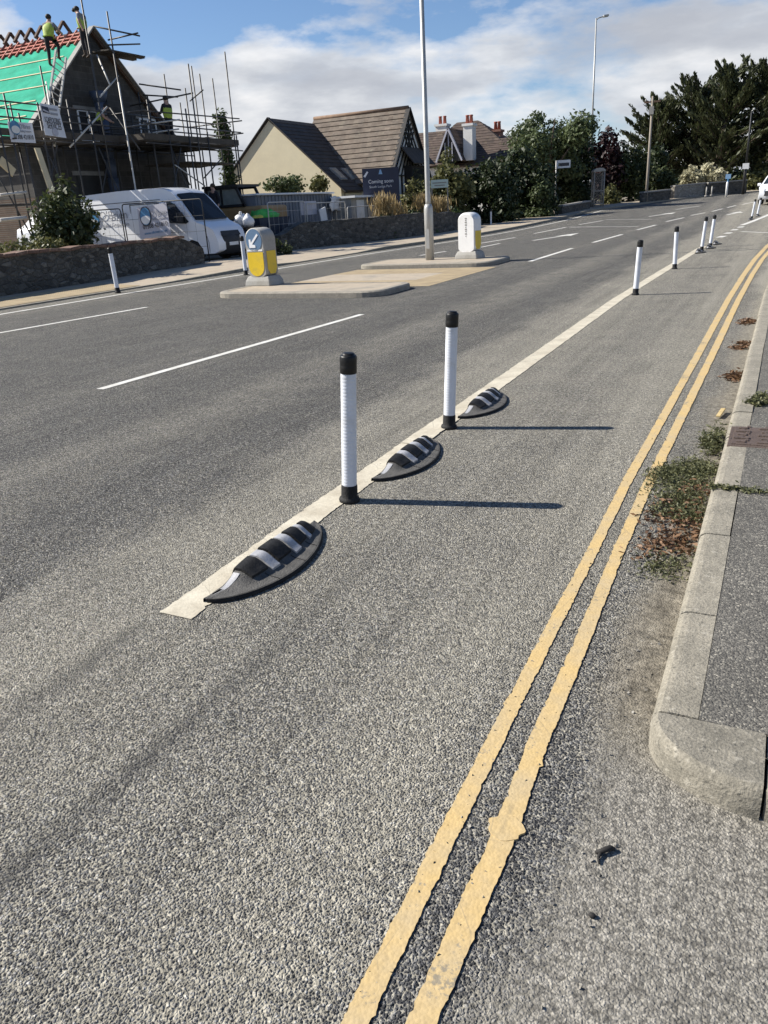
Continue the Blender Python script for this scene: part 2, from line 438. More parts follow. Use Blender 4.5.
M['galv'] = mat('galvanised steel', (.42, .42, .40), .5, .12, 5, .1, metal=.35, dirt=(.3, .29, .26))
M['tube'] = mat('scaffold tube', (.07, .067, .063), .55, .3, 3, .2, metal=.35)
M['tube_pale'] = mat('pale scaffold tube', (.55, .53, .48), .55, .2, 3, .1, metal=.1)
M['plank'] = mat('scaffold boards', (.07, .059, .046), .85, .35, 2, .3)
M['conc'] = mat('grey concrete casing', (.36, .35, .32), .85, .2, 5, .2, dirt=(.2, .19, .16))
M['island_kerb'] = kerb_mat('island kerb concrete', (.22, .2, .165), (.34, .31, .25))
M['yellow_panel'] = mat('yellow bollard panel', (.72, .50, .02), .4, .1, 6, dirt=(.5, .37, .05), dscale=6)
M['sign_blue'] = mat('sign blue', (.11, .19, .30), .4, .1, 4)
M['white'] = mat('white paint', (.78, .78, .76), .45, .06, 3, dirt=(.6, .58, .53), dscale=2)
M['van_white'] = mat('white van paint', (.78, .79, .80), .28, .03, 2, coat=.4)
M['text_dark'] = mat('dark lettering', (.03, .03, .04), .5, .05)
M['text_grey'] = mat('grey lettering', (.30, .31, .34), .5, .05)
M['text_white'] = mat('white lettering', (.82, .82, .82), .5, .03)
M['logo_blue'] = mat('logo blue', (.05, .2, .38), .4, .3, 5)
M['navy'] = mat('navy board', (.013, .02, .05), .45, .25, 3)
M['banner_grey'] = mat('grey banner vinyl', (.44, .44, .49), .5, .06, 2)
M['banner_white'] = mat('white banner vinyl', (.66, .67, .70), .5, .06, 2)
M['glass'] = glass_mat('dark window glass')
M['glass_pale'] = glass_mat('pale cab glass', (.17, .19, .175), .12)
M['clear_glass'] = clear_glass_mat('clear shelter glass')
M['screen'] = glass_mat('dark windscreen', (.008, .009, .01), .2); M['screen'].node_tree.nodes['Principled BSDF'].inputs['Specular IOR Level'].default_value = .18
M['tyre'] = mat('tyre rubber', (.015, .015, .015), .8, .2, 8)
M['black_plastic'] = mat('black trim plastic', (.02, .02, .022), .6, .2, 6)
M['lamp_glass'] = glass_mat('headlamp lens', (.35, .36, .37), .1)
M['wall_stone'] = stone_mat('rubble stone', [(.04, .037, .032), (.085, .079, .067), (.13, .121, .102), (.06, .056, .048), (.18, .168, .142)], 4.2, (.085, .08, .068))
M['coping'] = mat('red brown coping', (.17, .10, .07), .85, .45, 6, .4, dirt=(.3, .26, .2), dscale=3)
M['rubble'] = stone_mat('pale rubble', [(.3, .27, .22), (.45, .42, .36), (.2, .18, .14)], 6)
M['blocks'] = brick_mat('grey blockwork', (.055, .051, .046), (.08, .075, .068), (.09, .086, .078))
M['brown_brick'] = brick_mat('brown brickwork', (.11, .066, .042), (.085, .052, .034), (.12, .105, .085), .225, .075)
M['membrane'] = None
M['batten'] = mat('pale roofing batten', (.62, .52, .33), .8, .15, 3)
M['red_timber'] = mat('red treated timber', (.42, .12, .085), .8, .3, 4, dirt=(.55, .4, .3), dscale=3)
M['truss'] = mat('dark truss timber', (.10, .06, .04), .85, .3, 4)
M['fascia'] = mat('grey fascia board', (.26, .25, .23), .7, .2, 3)
M['pipe_blue'] = mat('blue grey debris chute', (.055, .075, .12), .55, .2, 3)
M['cream'] = mat('cream render', (.76, .67, .46), .9, .06, 1.5, .1, 30, dirt=(.68, .6, .42), dscale=.6)
M['tile_brown'] = tile_mat('brown concrete tiles', [(.115, .088, .066), (.16, .125, .095), (.135, .108, .085), (.18, .145, .11)], .33, (.2, .18, .13))
M['tile_dark'] = tile_mat('dark concrete tiles', [(.05, .04, .033), (.07, .055, .045), (.06, .05, .04)], .33)
M['tile_red'] = tile_mat('old red brown tiles', [(.068, .047, .037), (.09, .063, .05), (.055, .039, .032), (.105, .076, .058)], .25, (.17, .14, .08))
M['black_timber'] = mat('black stained timber', (.018, .016, .015), .7, .2, 5)
M['white_render'] = mat('white render', (.74, .73, .70), .85, .06, 2, dirt=(.6, .58, .52))
M['pot'] = mat('terracotta pot', (.30, .09, .06), .8, .25, 6)
M['brick_red'] = mat('old red brick', (.24, .12, .085), .9, .35, 8, .3)
M['bark'] = mat('bark', (.085, .065, .048), .95, .4, 6, .8, 20)
M['pole_wood'] = mat('weathered pole wood', (.27, .235, .19), .85, .2, 4, .2)
M['skin'] = mat('skin', (.42, .26, .19), .6, .08, 8)
M['clothes_dark'] = mat('dark work clothes', (.018, .018, .022), .9, .3, 6)
M['shirt_grey'] = mat('grey work shirt', (.2, .21, .22), .9, .2, 6)
M['hivis'] = mat('yellow green safety vest', (.36, .47, .06), .6, .15, 6)
M['hair_dark'] = mat('dark hair', (.015, .012, .01), .7, .3, 12)
M['boot'] = mat('brown boots', (.06, .04, .025), .8, .3, 8)
M['digger_tan'] = mat('dusty tan machine paint', (.40, .24, .10), .55, .2, 3, dirt=(.3, .22, .13))
M['digger_black'] = mat('black machine steel', (.02, .02, .02), .55, .3, 4)
M['container'] = mat('blue grey container steel', (.14, .16, .19), .6, .2, 2, dirt=(.22, .21, .2))
M['sheet_white'] = mat('white plastic sheet', (.75, .75, .74), .45, .08, 3)
M['skip_blue'] = mat('dark blue skip paint', (.025, .035, .06), .6, .3, 3)
M['net_green'] = mat('green netting', (.10, .52, .09), .7, .3, 9, .5)
M['bag_yellow'] = mat('yellow sack', (.72, .62, .08), .6, .2, 6, .4)
M['iron'] = mat('rusty cast iron', (.125, .092, .075), .7, .3, 20, .4, 120, metal=.3, dirt=(.10, .075, .06), dscale=12)
M['sign_green'] = mat('pale green sign face', (.47, .58, .52), .5, .08, 4)
M['sign_white'] = mat('white sign face', (.7, .7, .7), .5, .08, 4)
M['sign_pale_blue'] = mat('pale blue sign face', (.25, .42, .62), .5, .1, 4)
M['twig'] = mat('dark dropping', (.02, .018, .016), .8, .3, 40)
M['chip'] = mat('pale wood chip', (.5, .38, .18), .8, .2, 30)

def blister_mat(name, c):
    t = NT(name); P = t.coord(True)
    d = t.voro(P, 1 / .066, 'F1', 'Distance', 0.)
    h = t.ramp(d, [(.2, 1), (.36, 0)])
    sx = t.n('ShaderNodeSeparateXYZ'); t.l(P, sx.inputs[0])
    gx = t.math('PINGPONG', t.math('MULTIPLY', sx.outputs[0], 1.25), .5); gy = t.math('PINGPONG', t.math('MULTIPLY', sx.outputs[1], 1.25), .5)
    seam = t.math('LESS_THAN', t.math('MINIMUM', gx, gy), .012)
    col = t.ramp(t.noise(P, 2.2, 6, .65), [(.3, tuple(x * .75 for x in c)), (.7, tuple(min(1, x * 1.15) for x in c))])
    col = t.mix(t.math('MULTIPLY', seam, .6), col, (.14, .12, .09))
    t.l(col, t.b.inputs['Base Color']); t.b.inputs['Roughness'].default_value = .85
    t.bump(h, .8, .006); return t.m
M['buff'] = blister_mat('buff tactile paving', (.36, .28, .165))

def membrane_mat():
    t = NT('green roof membrane'); v = t.coord()
    n = t.noise(t.scaled(v, .6, 1, 1), 2.4, 5, .6)
    col = t.ramp(n, [(.3, (.016, .27, .165)), (.7, (.036, .42, .27))])
    t.l(col, t.b.inputs['Base Color']); t.b.inputs['Roughness'].default_value = .85; t.b.inputs['Specular IOR Level'].default_value = .15
    t.bump(t.noise(t.scaled(v, 1, 2, 2), 1.2, 3), .4, .12); return t.m
M['membrane'] = membrane_mat()

L = {}
L['dark'] = leaf_mat('dark green leaves', (.013, .02, .008), (.045, .065, .022), .18)
L['mid'] = leaf_mat('green leaves', (.022, .032, .012), (.085, .105, .036), .22)
L['grey'] = leaf_mat('grey green leaves', (.035, .05, .022), (.13, .165, .07), .25)
L['olive'] = leaf_mat('olive leaves', (.05, .055, .02), (.185, .185, .07), .22)
L['cypress'] = leaf_mat('cypress sprays', (.02, .028, .013), (.095, .108, .048), .22)
L['purple'] = leaf_mat('dark purple leaves', (.010, .005, .005), (.036, .012, .013), .15)
L['dry'] = leaf_mat('dry grass blades', (.16, .115, .05), (.42, .32, .16))
L['pampas'] = leaf_mat('pale reed plumes', (.24, .22, .12), (.55, .52, .36))
L['ivy'] = leaf_mat('ivy leaves', (.02, .035, .012), (.07, .10, .03))
L['weed'] = leaf_mat('gutter weed leaves', (.05, .06, .024), (.16, .16, .075), .2)
L['litter'] = leaf_mat('dead brown leaves', (.06, .03, .015), (.24, .14, .075), .1)
SKY_OFF=(1.7, .4, .2); EXPOSURE=0.72
# ------------------------------------------------------------------ foliage
def quads(name, P, U, V, tint, m, parent=None, world=True):
    """many small leaf faces: centre P, half axes U and V"""
    n = len(P)
    if world and parent is not None:
        P = P - np.array(wloc(parent))
    co = np.empty((n, 4, 3), np.float32)
    co[:, 0] = P - U; co[:, 1] = P + V; co[:, 2] = P + U; co[:, 3] = P - V
    me = bpy.data.meshes.new(name)
    me.vertices.add(n * 4); me.loops.add(n * 4); me.polygons.add(n)
    me.vertices.foreach_set('co', co.ravel())
    me.loops.foreach_set('vertex_index', np.arange(n * 4, dtype=np.int32))
    me.polygons.foreach_set('loop_start', np.arange(0, n * 4, 4, dtype=np.int32))
    a = me.attributes.new('tint', 'FLOAT', 'FACE'); a.data.foreach_set('value', tint.astype(np.float32))
    me.update(); me.validate(); me.materials.append(m)
    o = bpy.data.objects.new(name, me); COL.objects.link(o); o.parent = parent
    return o

def rdir(n):
    d = RNG.normal(size=(n, 3)); return d / np.linalg.norm(d, axis=1)[:, None]

def leaves(name, blobs, n, size, m, parent=None, shell=.55, up=.25, aspect=.55):
    """leaf faces spread through uneven clumps: blobs are (centre, radii)"""
    vol = np.array([b[1][0] * b[1][1] * b[1][2] for b in blobs]) ** .75; vol /= vol.sum()
    k = RNG.choice(len(blobs), n, p=vol)
    c = np.array([b[0] for b in blobs], float)[k]; r = np.array([b[1] for b in blobs], float)[k]
    d = rdir(n); rad = (shell + (1 - shell) * RNG.random(n) ** .6) * (1 + .16 * RNG.normal(size=n))
    P = c + d * r * rad[:, None]
    P += RNG.normal(size=(n, 3)) * size * .8
    nrm = d * .7 + rdir(n) * .8 + np.array([0, 0, up]); nrm /= np.linalg.norm(nrm, axis=1)[:, None]
    t = rdir(n); U = np.cross(nrm, t); U /= np.linalg.norm(U, axis=1)[:, None]; V = np.cross(nrm, U)
    s = size * (.6 + .8 * RNG.random(n)); blobt = RNG.random(len(blobs))[k]
    return quads(name, P, U * s[:, None], V * (s * aspect)[:, None], .55 * RNG.random(n) + .45 * blobt, m, parent)

def clumps(c, r, n, k=.38, seed=None, low=-.8):
    """uneven sub-clumps filling an ellipsoid"""
    out = []
    for i in range(n):
        while True:
            d = RNG.uniform(-1, 1, 3)
            if np.linalg.norm(d) < 1 and d[2] > low: break
        d = d * .82
        s = k * (.6 + .8 * RNG.random())
        out.append(((c[0] + d[0] * r[0], c[1] + d[1] * r[1], c[2] + d[2] * r[2]), (r[0] * s, r[1] * s, r[2] * s * .9)))
    return out

def tree(name, label, cat, base, crown_c, crown_r, n, size, m, ncl=18, k=.36, trunk_r=.12, group=None, limbs=4, extra=(), low=-.8):
    t = thing(name, label, cat, base, 0, group)
    b = Vector(base); cc = Vector(crown_c)
    w = MB(); mid = b.lerp(Vector((cc.x, cc.y, cc.z)), .6)
    w.tube([b - Vector((0, 0, .1)), b.lerp(mid, .5) + Vector((.05, .03, 0)), mid, cc], [trunk_r * 1.25, trunk_r, trunk_r * .75, trunk_r * .3], 9)
    for i in range(limbs):
        a = 2 * math.pi * i / limbs + random.random()
        p0 = b.lerp(cc, .35 + .4 * random.random())
        p1 = cc + Vector((math.cos(a) * crown_r[0] * .6, math.sin(a) * crown_r[1] * .6, crown_r[2] * random.uniform(-.2, .6)))
        w.tube([p0, p0.lerp(p1, .5) + Vector((0, 0, .1)), p1], [trunk_r * .55, trunk_r * .38, trunk_r * .12], 6)
    w.obj('trunk', M['bark'], t, world=True)
    leaves('crown', clumps(crown_c, crown_r, ncl, k, low=low) + list(extra), n, size, m, t)
    return t

# ------------------------------------------------------------------ ground
def sheet(name, left, right, m, parent=None):
    return MB().strip(left, right).obj(name, m, parent)

def kx(y):
    """left kerb line of the road"""
    pts = [(-30, -14.1), (14, -14.1), (26, -13.9), (35, -13.2), (42, -12.6), (48, -12.15), (56, -12.0), (59, -10.7), (64, -8.7), (68.4, -6.3), (72.7, -3.6), (76, -.5), (82, 6), (90, 16), (120, 60)]
    for (a, b), (c, d) in zip(pts, pts[1:]):
        if a <= y <= c: return b + (d - b) * (y - a) / (c - a)
    return pts[-1][1]
def rx(y):
    """right kerb line"""
    if y < 12: return -.19
    return -.19 + .0105 * (y - 12) ** 1.5 + .0012 * (y - 12) ** 2

g = MB(); ys = list(range(-60, 131, 5)) + [200, 400, 1500]; xs = [-1500, -300, -100, -60, -30, -10, 10, 30, 60, 100, 300, 1500]
for y in ys:
    for x in xs: g.v.append((x, y, zt(y) - .03))
nx = len(xs)
for i in range(len(ys) - 1):
    for j in range(nx - 1): g.f.append((i * nx + j, i * nx + j + 1, (i + 1) * nx + j + 1, (i + 1) * nx + j)); g.sm.append(True)
struct(g.obj('ground', M['grass_land']))

ys = [-20, -8, -2, 0, 1, 2, 4, 8] + list(range(10, 100, 2))
struct(sheet('road', [(kx(y), y, zt(y)) for y in ys], [(rx(y) + (.0 if y > 1.6 else 8), y, zt(y)) for y in ys], M['asphalt']))
struct(sheet('side_road', [(-.6, y, -.003) for y in (-4, 0, 2.4)], [(6, y, -.003) for y in (-4, 0, 2.4)], M['asphalt']))

# left pavement with its kerb
ys = [-10, 0, 6, 10] + list(range(12, 92, 2))
def kh(y):
    d = .1
    for a, b in ((8, 17.5), (21, 27)):
        if a - 1 < y < b + 1: d = min(d, .028 + .072 * max(0, a - y, y - b))
    return d
def wx(y): return kx(y) - (4.2 if y < 30 else max(2.6, 4.2 - (y - 30) * .09))
struct(sheet('left_pavement', [(wx(y), y, zt(y) + .1) for y in ys], [(kx(y) - .14, y, zt(y) + kh(y)) for y in ys], M['far_pave']))
k = MB()
for a, b in zip(ys, ys[1:]):
    A = [(kx(a) - .14, a, zt(a) - .1), (kx(a), a, zt(a) - .1), (kx(a) - .015, a, zt(a) + kh(a) + .004), (kx(a) - .14, a, zt(a) + kh(a) + .004)]
    B = [(kx(b) - .14, b, zt(b) - .1), (kx(b), b, zt(b) - .1), (kx(b) - .015, b, zt(b) + kh(b) + .004), (kx(b) - .14, b, zt(b) + kh(b) + .004)]
    k.add(A + B, [(0, 1, 5, 4), (1, 2, 6, 5), (2, 3, 7, 6), (3, 0, 4, 7)])
struct(k.obj('left_kerb', M['kerb']))
ys2 = [-10, 5, 15, 25, 35, 45, 55, 60, 65, 70, 75, 80, 90]
struct(sheet('site_earth', [(-90, y, zt(y) + .06) for y in ys2], [(wx(y) + .3, y, zt(y) + .06) for y in ys2], M['earth']))
tp = MB(); tp.strip([(-15.6, 11, .094), (-15.6, 15.2, .094)], [(-14.3, 11, .039), (-14.3, 15.2, .039)])
struct(tp.obj('left_tactile_paving', M['buff']))

# right footway and kerb
ys = [1.99, 3, 4, 5, 6, 8, 10, 12] + list(range(14, 92, 3))
struct(sheet('right_footway', [(rx(y) + .125, y, zt(y) + .1) for y in ys], [(rx(y) + 4.5, y, zt(y) + .1) for y in ys], M['footway']))
struct(sheet('right_land', [(rx(y) + 4.4, y, zt(y) + .09) for y in ys], [(120, y, zt(y) + .09) for y in ys], M['grass_land']))
k = MB(); random.seed(3)
y = 2.09; stones = []
joints = [1.992, 2.62, 3.36, 4.02, 4.93, 5.52, 6.43, 7.34, 8.25, 9.16, 10.07, 10.98, 11.9]
while joints[-1] < 88: joints.append(joints[-1] + .915)
for a, b in zip(joints, joints[1:]):
    a2, b2 = a + .004, b - .004
    dz = random.uniform(-.004, .004); dx = random.uniform(-.003, .003)
    prof = [(0, -.1), (0, .072), (.006, .088), (.02, .099), (.04, .103), (.123, .103), (.123, -.1)]
    vs = [(rx(yy) + px + dx, yy, zt(yy) + pz + dz) for yy in (a2, (a2 + b2) / 2, b2) for px, pz in prof]
    n = len(prof)
    k.add(vs, [(i, i + 1, n + i + 1, n + i) for i in range(n - 1)] + [(n + i, n + i + 1, 2 * n + i + 1, 2 * n + i) for i in range(n - 1)] + [tuple(range(n)), tuple(range(2 * n, 3 * n))[::-1]])
struct(k.obj('right_kerb', M['kerb']))
# quadrant stone on the corner, rounded arris, and the kerb that turns into the side street
q = MB(); rad = .300; cxq, cyq = .108, 1.986; N = 22; prof = [(1.0, -.1), (1.0, .064), (.997, .067), (.978, .087), (.945, .0985), (.935, .1), (0.02, .104)]
vs = []
for i in range(N + 1):
    a = math.pi + (math.pi / 2) * i / N
    for r_, z in prof: vs.append((cxq + rad * r_ * math.cos(a) * .999, cyq + rad * r_ * math.sin(a) * .76, z))
n = len(prof)
fs = [(i * n + j, i * n + j + 1, (i + 1) * n + j + 1, (i + 1) * n + j) for i in range(N) for j in range(n - 1)]
q.add(vs, [f for f in fs if f[1] % n != n - 1], True); q.add(vs, [f for f in fs if f[1] % n == n - 1], False)
q.add([vs[j] for j in range(n)] + [(cxq, cyq, -.1)], [tuple(range(n + 1))]); q.add([vs[N * n + j] for j in range(n)] + [(cxq, cyq, -.1)], [tuple(range(n + 1))])
qo = q.obj('kerb_quadrant', M['kerb_corner']); struct(qo)
k = MB()
for i in range(5):
    x0 = .122 + i * .917; k.box((x0 + .447, cyq - rad * .76 + .0625, .0), (.908, .125, .2)); 
struct(k.obj('side_street_kerb', M['kerb_corner'], bevel=.012))
struct(MB().strip([(.112, 1.885, .097), (.112, 1.995, .097)], [(6, 1.885, .097), (6, 1.995, .097)]).obj('corner_footway', M['footway']))

# ------------------------------------------------------------------ road markings
def ragged(x0s, w, ys, jit, z=.004, seed=1, step=.012, fx=None):
    """left and right edge points of a hand-laid line"""
    rg = np.random.default_rng(seed); Lp, Rp = [], []
    y = ys[0]; la = ra = 0; W_ = w
    while y < ys[1]:
        la = la * .55 + rg.normal() * jit * (2.6 if rg.random() < .06 else .8); ra = ra * .55 + rg.normal() * jit * (2.6 if rg.random() < .06 else .8)
        xc = x0s(y) if callable(x0s) else x0s; w = W_(y) if callable(W_) else W_
        Lp.append((xc - w / 2 + la, y, zt(y) + z)); Rp.append((xc + w / 2 + ra, y, zt(y) + z))
        y += step * (1 + max(0, y - 3) * .35)
    y = ys[1]; xc = x0s(y) if callable(x0s) else x0s
    Lp.append((xc - w / 2, y, zt(y) + z)); Rp.append((xc + w / 2, y, zt(y) + z))
    return Lp, Rp
def interp(pts):
    def f(y):
        if y <= pts[0][0]: return pts[0][1]
        for (a, b), (c, d) in zip(pts, pts[1:]):
            if a <= y <= c: return b + (d - b) * (y - a) / (c - a)
        return pts[-1][1]
    return f
m = MB()
for off in (-.615, -.425 - .045):
    pass
ya = interp([(0, -.575), (.88, -.586), (1.39, -.599), (1.81, -.607), (2.42, -.616), (3.14, -.622), (4.25, -.640), (7.8, -.636), (12.3, -.640), (16, -.61), (19.2, -.56), (23.6, -.42), (28, -.2), (40, .8), (60, 3.0)])
yb = interp([(0, -.470), (.93, -.467), (1.45, -.468), (1.68, -.480), (1.86, -.487), (2.47, -.494), (3.18, -.512), (4.11, -.526), (4.66, -.522), (7.8, -.509), (12.3, -.505), (16, -.47), (19.2, -.41), (23.6, -.26), (28, -.04), (40, 1.0), (60, 3.25)])
yw = interp([(0, .052), (3, .050), (8, .066), (13, .082), (20, .10), (60, .10)])
yw2 = interp([(0, .058), (1.5, .060), (3, .052), (8, .066), (13, .076), (20, .088), (60, .09)])
l_, r_ = ragged(ya, yw, (0.1, 60), .0014, seed=4, step=.008); m.strip(l_, r_)
l_, r_ = ragged(yb, yw2, (0.1, 60), .0014, seed=5, z=.0045, step=.008); m.strip(l_, r_)
c0 = gp(506, 829); pts = [(c0.x + (.046 + .004 * math.sin(5 * a) + .003 * math.sin(9 * a + 1)) * math.cos(a), c0.y + (.044 + .003 * math.cos(4 * a)) * math.sin(a)) for a in [2 * math.pi * i / 40 for i in range(40)]]
m.prism(pts, 0, .0058)
struct(m.obj('double_yellow_lines', M['yellow_line']))

m = MB()
wl = interp([(2, -2.05), (3.3, -2.095), (5, -2.11), (12.5, -2.20), (17, -2.14), (22.5, -2.07), (24.5, -2.0)])
l_, r_ = ragged(wl, .165, (2.07, 24.2), .0022, seed=8); m.strip(l_, r_)
l_, r_ = ragged(wl, .172, (4.55, 5.2), .003, seed=9, z=.0075); m.strip(l_, r_)
struct(m.obj('cycle_lane_line', M['white_line']))

m = MB()
def dash(p, q2, w=.11, z=.0045):
    a = gp(*p); b = gp(*q2); d = (b - a); d.z = 0; d.normalize(); s = Vector((-d.y, d.x, 0)) * w / 2
    n = max(2, int((b - a).length / .8)); Lp, Rp = [], []
    for i in range(n + 1):
        c = a.lerp(b, i / n); zz = zt(c.y) + z
        Lp.append((c.x + s.x, c.y + s.y, zz)); Rp.append((c.x - s.x, c.y - s.y, zz))
    m.strip(Lp, Rp)
for e in [((100, 389.5), (362, 314.5), .10), ((-40, 340), (147, 307.3), .10), ((480, 243.4), (515, 237.6)), ((530, 261.5), (572, 248.4)),
          ((534, 233.6), (566, 227.3)), ((570, 227.5), (601, 226.4)), ((579, 224.7), (603, 220.6)), ((593, 242.6), (622, 234.5)), ((420, 255.6), (446, 251.4)),
          ((569, 227.1), (638, 226.6)), ((606, 219.6), (652, 219.3)), ((637, 229.9), (656, 225)), ((666, 221.7), (684, 217.7)),
          ((691, 215.5), (705, 212.8)), ((712, 211.5), (722.5, 208.8)), ((727, 207.7), (736, 205.5)), ((676, 209.5), (700, 206)), ((742, 204.6), (755, 201.8)), ((470, 249.5), (500, 243.5), .12)]:
    dash(e[0], e[1], e[2] if len(e) > 2 else .13)
for a, b in [((719, 237.6), (724, 236)), ((726.5, 233.8), (730, 232.6)), ((733, 230.4), (736, 229.3)), ((739.5, 227.6), (742, 226.6))]: dash(a, b, .22)
dash((742, 225.2), (775, 212), .2)
dash((741, 231.6), (772, 233), .13)
# left edge line, worn
ys = list(range(-8, 60, 2))
m.strip([(kx(y) + .66, y, zt(y) + .0045) for y in ys], [(kx(y) + .78, y, zt(y) + .0045) for y in ys])
# lane arrows, long and thin for drivers
def arrow(p0, p1, w=.16, bend=.35):
    a = gp(*p0); b = gp(*p1); d = (b - a); ln = d.length; d.z = 0; d.normalize(); s = Vector((-d.y, d.x, 0))
    out = [(0, -w / 2), (.55, -w / 2), (.62, -w / 2 - .02), (.6, -.34), (1, 0 + bend * .2), (.6, .34), (.62, w / 2), (.55, w / 2), (0, w / 2)]
    vs = []
    for u, v in out:
        c = a + d * (u * ln) + s * v; vs.append((c.x, c.y, zt(c.y) + .005))
    m.add(vs, [(0, 1, 7, 8), (1, 2, 6, 7), (2, 3, 4), (2, 4, 6), (4, 5, 6)])
arrow((533, 240.6), (581, 233.0)); arrow((649, 216.6), (677, 212.4)); arrow((727, 215), (742, 211.6))
struct(m.obj('white_lane_markings', M['far_line']))

# small tar spot and the far-lane patch line
# ------------------------------------------------------------------ flexible bollards
def make_bollard():
    t = thing('bollard', 'x', 'bollard', (0, 0, 0), 0)
    b = MB(); b.lathe([(.056, 0), (.058, .012), (.055, .022), (.049, .027), (.0455, .032), (.0445, .092), (.0425, .096), (.0425, .10)], 26)
    b.obj('base', M['black_rubber'], t)
    s = MB(); prof = [(.036, .092)]; z = .099; i = 0
    while z < .705:                       # fine moulded rings, three wider seams
        seam = False
        prof += [(.0411, z), (.0411, z + .0155), (.0407, z + .0165), (.0407, z + .0175)]
        z += .0185
    prof += [(.0411, .722), (.036, .724)]
    s.lathe(prof, 28).obj('sleeve', M['white_plastic'], t)
    c = MB(); c.lathe([(.040, .716), (.0445, .719), (.0445, .758), (.0438, .761), (.0445, .764), (.0445, .80), (.042, .808), (.036, .812), (.033, .812), (.032, .820), (.022, .823), (0, .8235)], 28)
    c.obj('cap', M['cap_black'], t)
    return t
PB = make_bollard()
GB = 'flexible white bollards with black caps'
RB = [((349.5, 501), 'nearest white flexible bollard, between the first two black kerb humps', (.0, .073), 1),
      ((449, 428), 'second white flexible bollard, between the second and third black kerb humps', (-.01, .052), 1),
      ((635.3, 295), 'white bollard on the cycle lane line, far behind the third black kerb hump', (.0, .035), 1),
      ((674.5, 269), 'white bollard standing alone, in front of the distant leaning pair', (.0, -.02), 1),
      ((701.5, 250.5), 'left bollard of the leaning pair at the far group of kerb humps', (.0, .06), 1),
      ((710, 247), 'right bollard of the leaning pair at the far group of kerb humps', (.0, .06), 1),
      ((751.5, 218.5), 'left bollard of the most distant pair, in front of the oncoming white car', (.0, .10), 1),
      ((757, 216.3), 'right bollard of the most distant pair, in front of the oncoming white car', (.0, .11), 1),
      ((118, 293), 'bollard across the road, leaning in front of the stone wall beside the shrub', (.0, -.02), 1.22),
      ((246, 275), 'bollard across the road, beside the yellow keep left bollard', (.0, .0), 1.22),
      ((491, 226.5), 'pale bollard across the road, right of the white backed island bollard', (.0, .0), 1.1)]
BOL = []
for i, (p, lab, rot, s) in enumerate(RB):
    c = gp(*p)
    o = PB if i == 0 else dup(PB)
    o['label'] = lab; o['group'] = GB
    o.location = c; o.rotation_euler = (rot[0], rot[1], random.uniform(0, 6)); 
    o.rotation_euler = (Matrix.Rotation(rot[1], 3, 'Y') @ Matrix.Rotation(rot[0], 3, 'X')).to_euler()
    o.scale = (s, s, s); BOL.append(o)
# bolts on the nearest base are mud coloured crumbs: a few flakes of soil on the line
# ------------------------------------------------------------------ kerb humps (lane separators)
LEN, WID, HT = .90, .222, .088
def plan(u):
    """width of the hump at u (0 near tip .. 1 far end)"""
    a = math.sin(math.pi * min(1, max(0, u)) ** 0.86) ** .62
    return max(.012, WID * a)
def arch(u):
    if u < .17: return .018 + .030 * (u / .17) ** 1.0
    t = (u - .17) / .83
    return .040 + (HT - .046) * math.sin(math.pi * min(1, t ** .82)) ** .72 * (1 - .15 * t)
def hsurf(u, v, bulge=0.):
    """v: 0 at the straight traffic side .. 1 at the curved cycle side"""
    w = plan(u); x = v * w
    ed = min(1, max(0, (u - .12) / .1)) * min(1, max(0, (.95 - u) / .10))
    top = arch(u) * ed + .02 * (1 - ed)
    if v < .10: z = .012 + (top - .012) * (v / .10) ** .55
    elif v < .26: z = top
    else:
        t = (v - .26) / .74; q = min(1, t / .66); q = q * q * (3 - 2 * q)
        z = .016 + .016 * (1 - t) * ed + (top - .016 - .016 * ed) * (1 - q)
    return (x, u * LEN, z + bulge * ed)
def patch(us, vs_, off, rim=0):
    b = MB(); n = len(vs_); vv = []
    for u in us:
        for v in vs_:
            p = hsurf(u, v, off); vv.append(p)
    fs = [(i * n + j, i * n + j + 1, (i + 1) * n + j + 1, (i + 1) * n + j) for i in range(len(us) - 1) for j in range(n - 1)]
    b.add(vv, fs, True)
    # rim going down into the body so the stripe has a real edge
    ring = [i for i in range(n)] + [(i + 1) * n - 1 for i in range(1, len(us))] + [(len(us) - 1) * n + j for j in range(n - 2, -1, -1)] + [i * n for i in range(len(us) - 2, 0, -1)]
    lo = [(vv[i][0], vv[i][1], vv[i][2] - off - .004) for i in ring]; up_ = [vv[i] for i in ring]; k = len(ring)
    b.add(up_ + lo, [(i, (i + 1) % k, k + (i + 1) % k, k + i) for i in range(k)])
    return b
def lin(a, b, n): return [a + (b - a) * i / n for i in range(n + 1)]
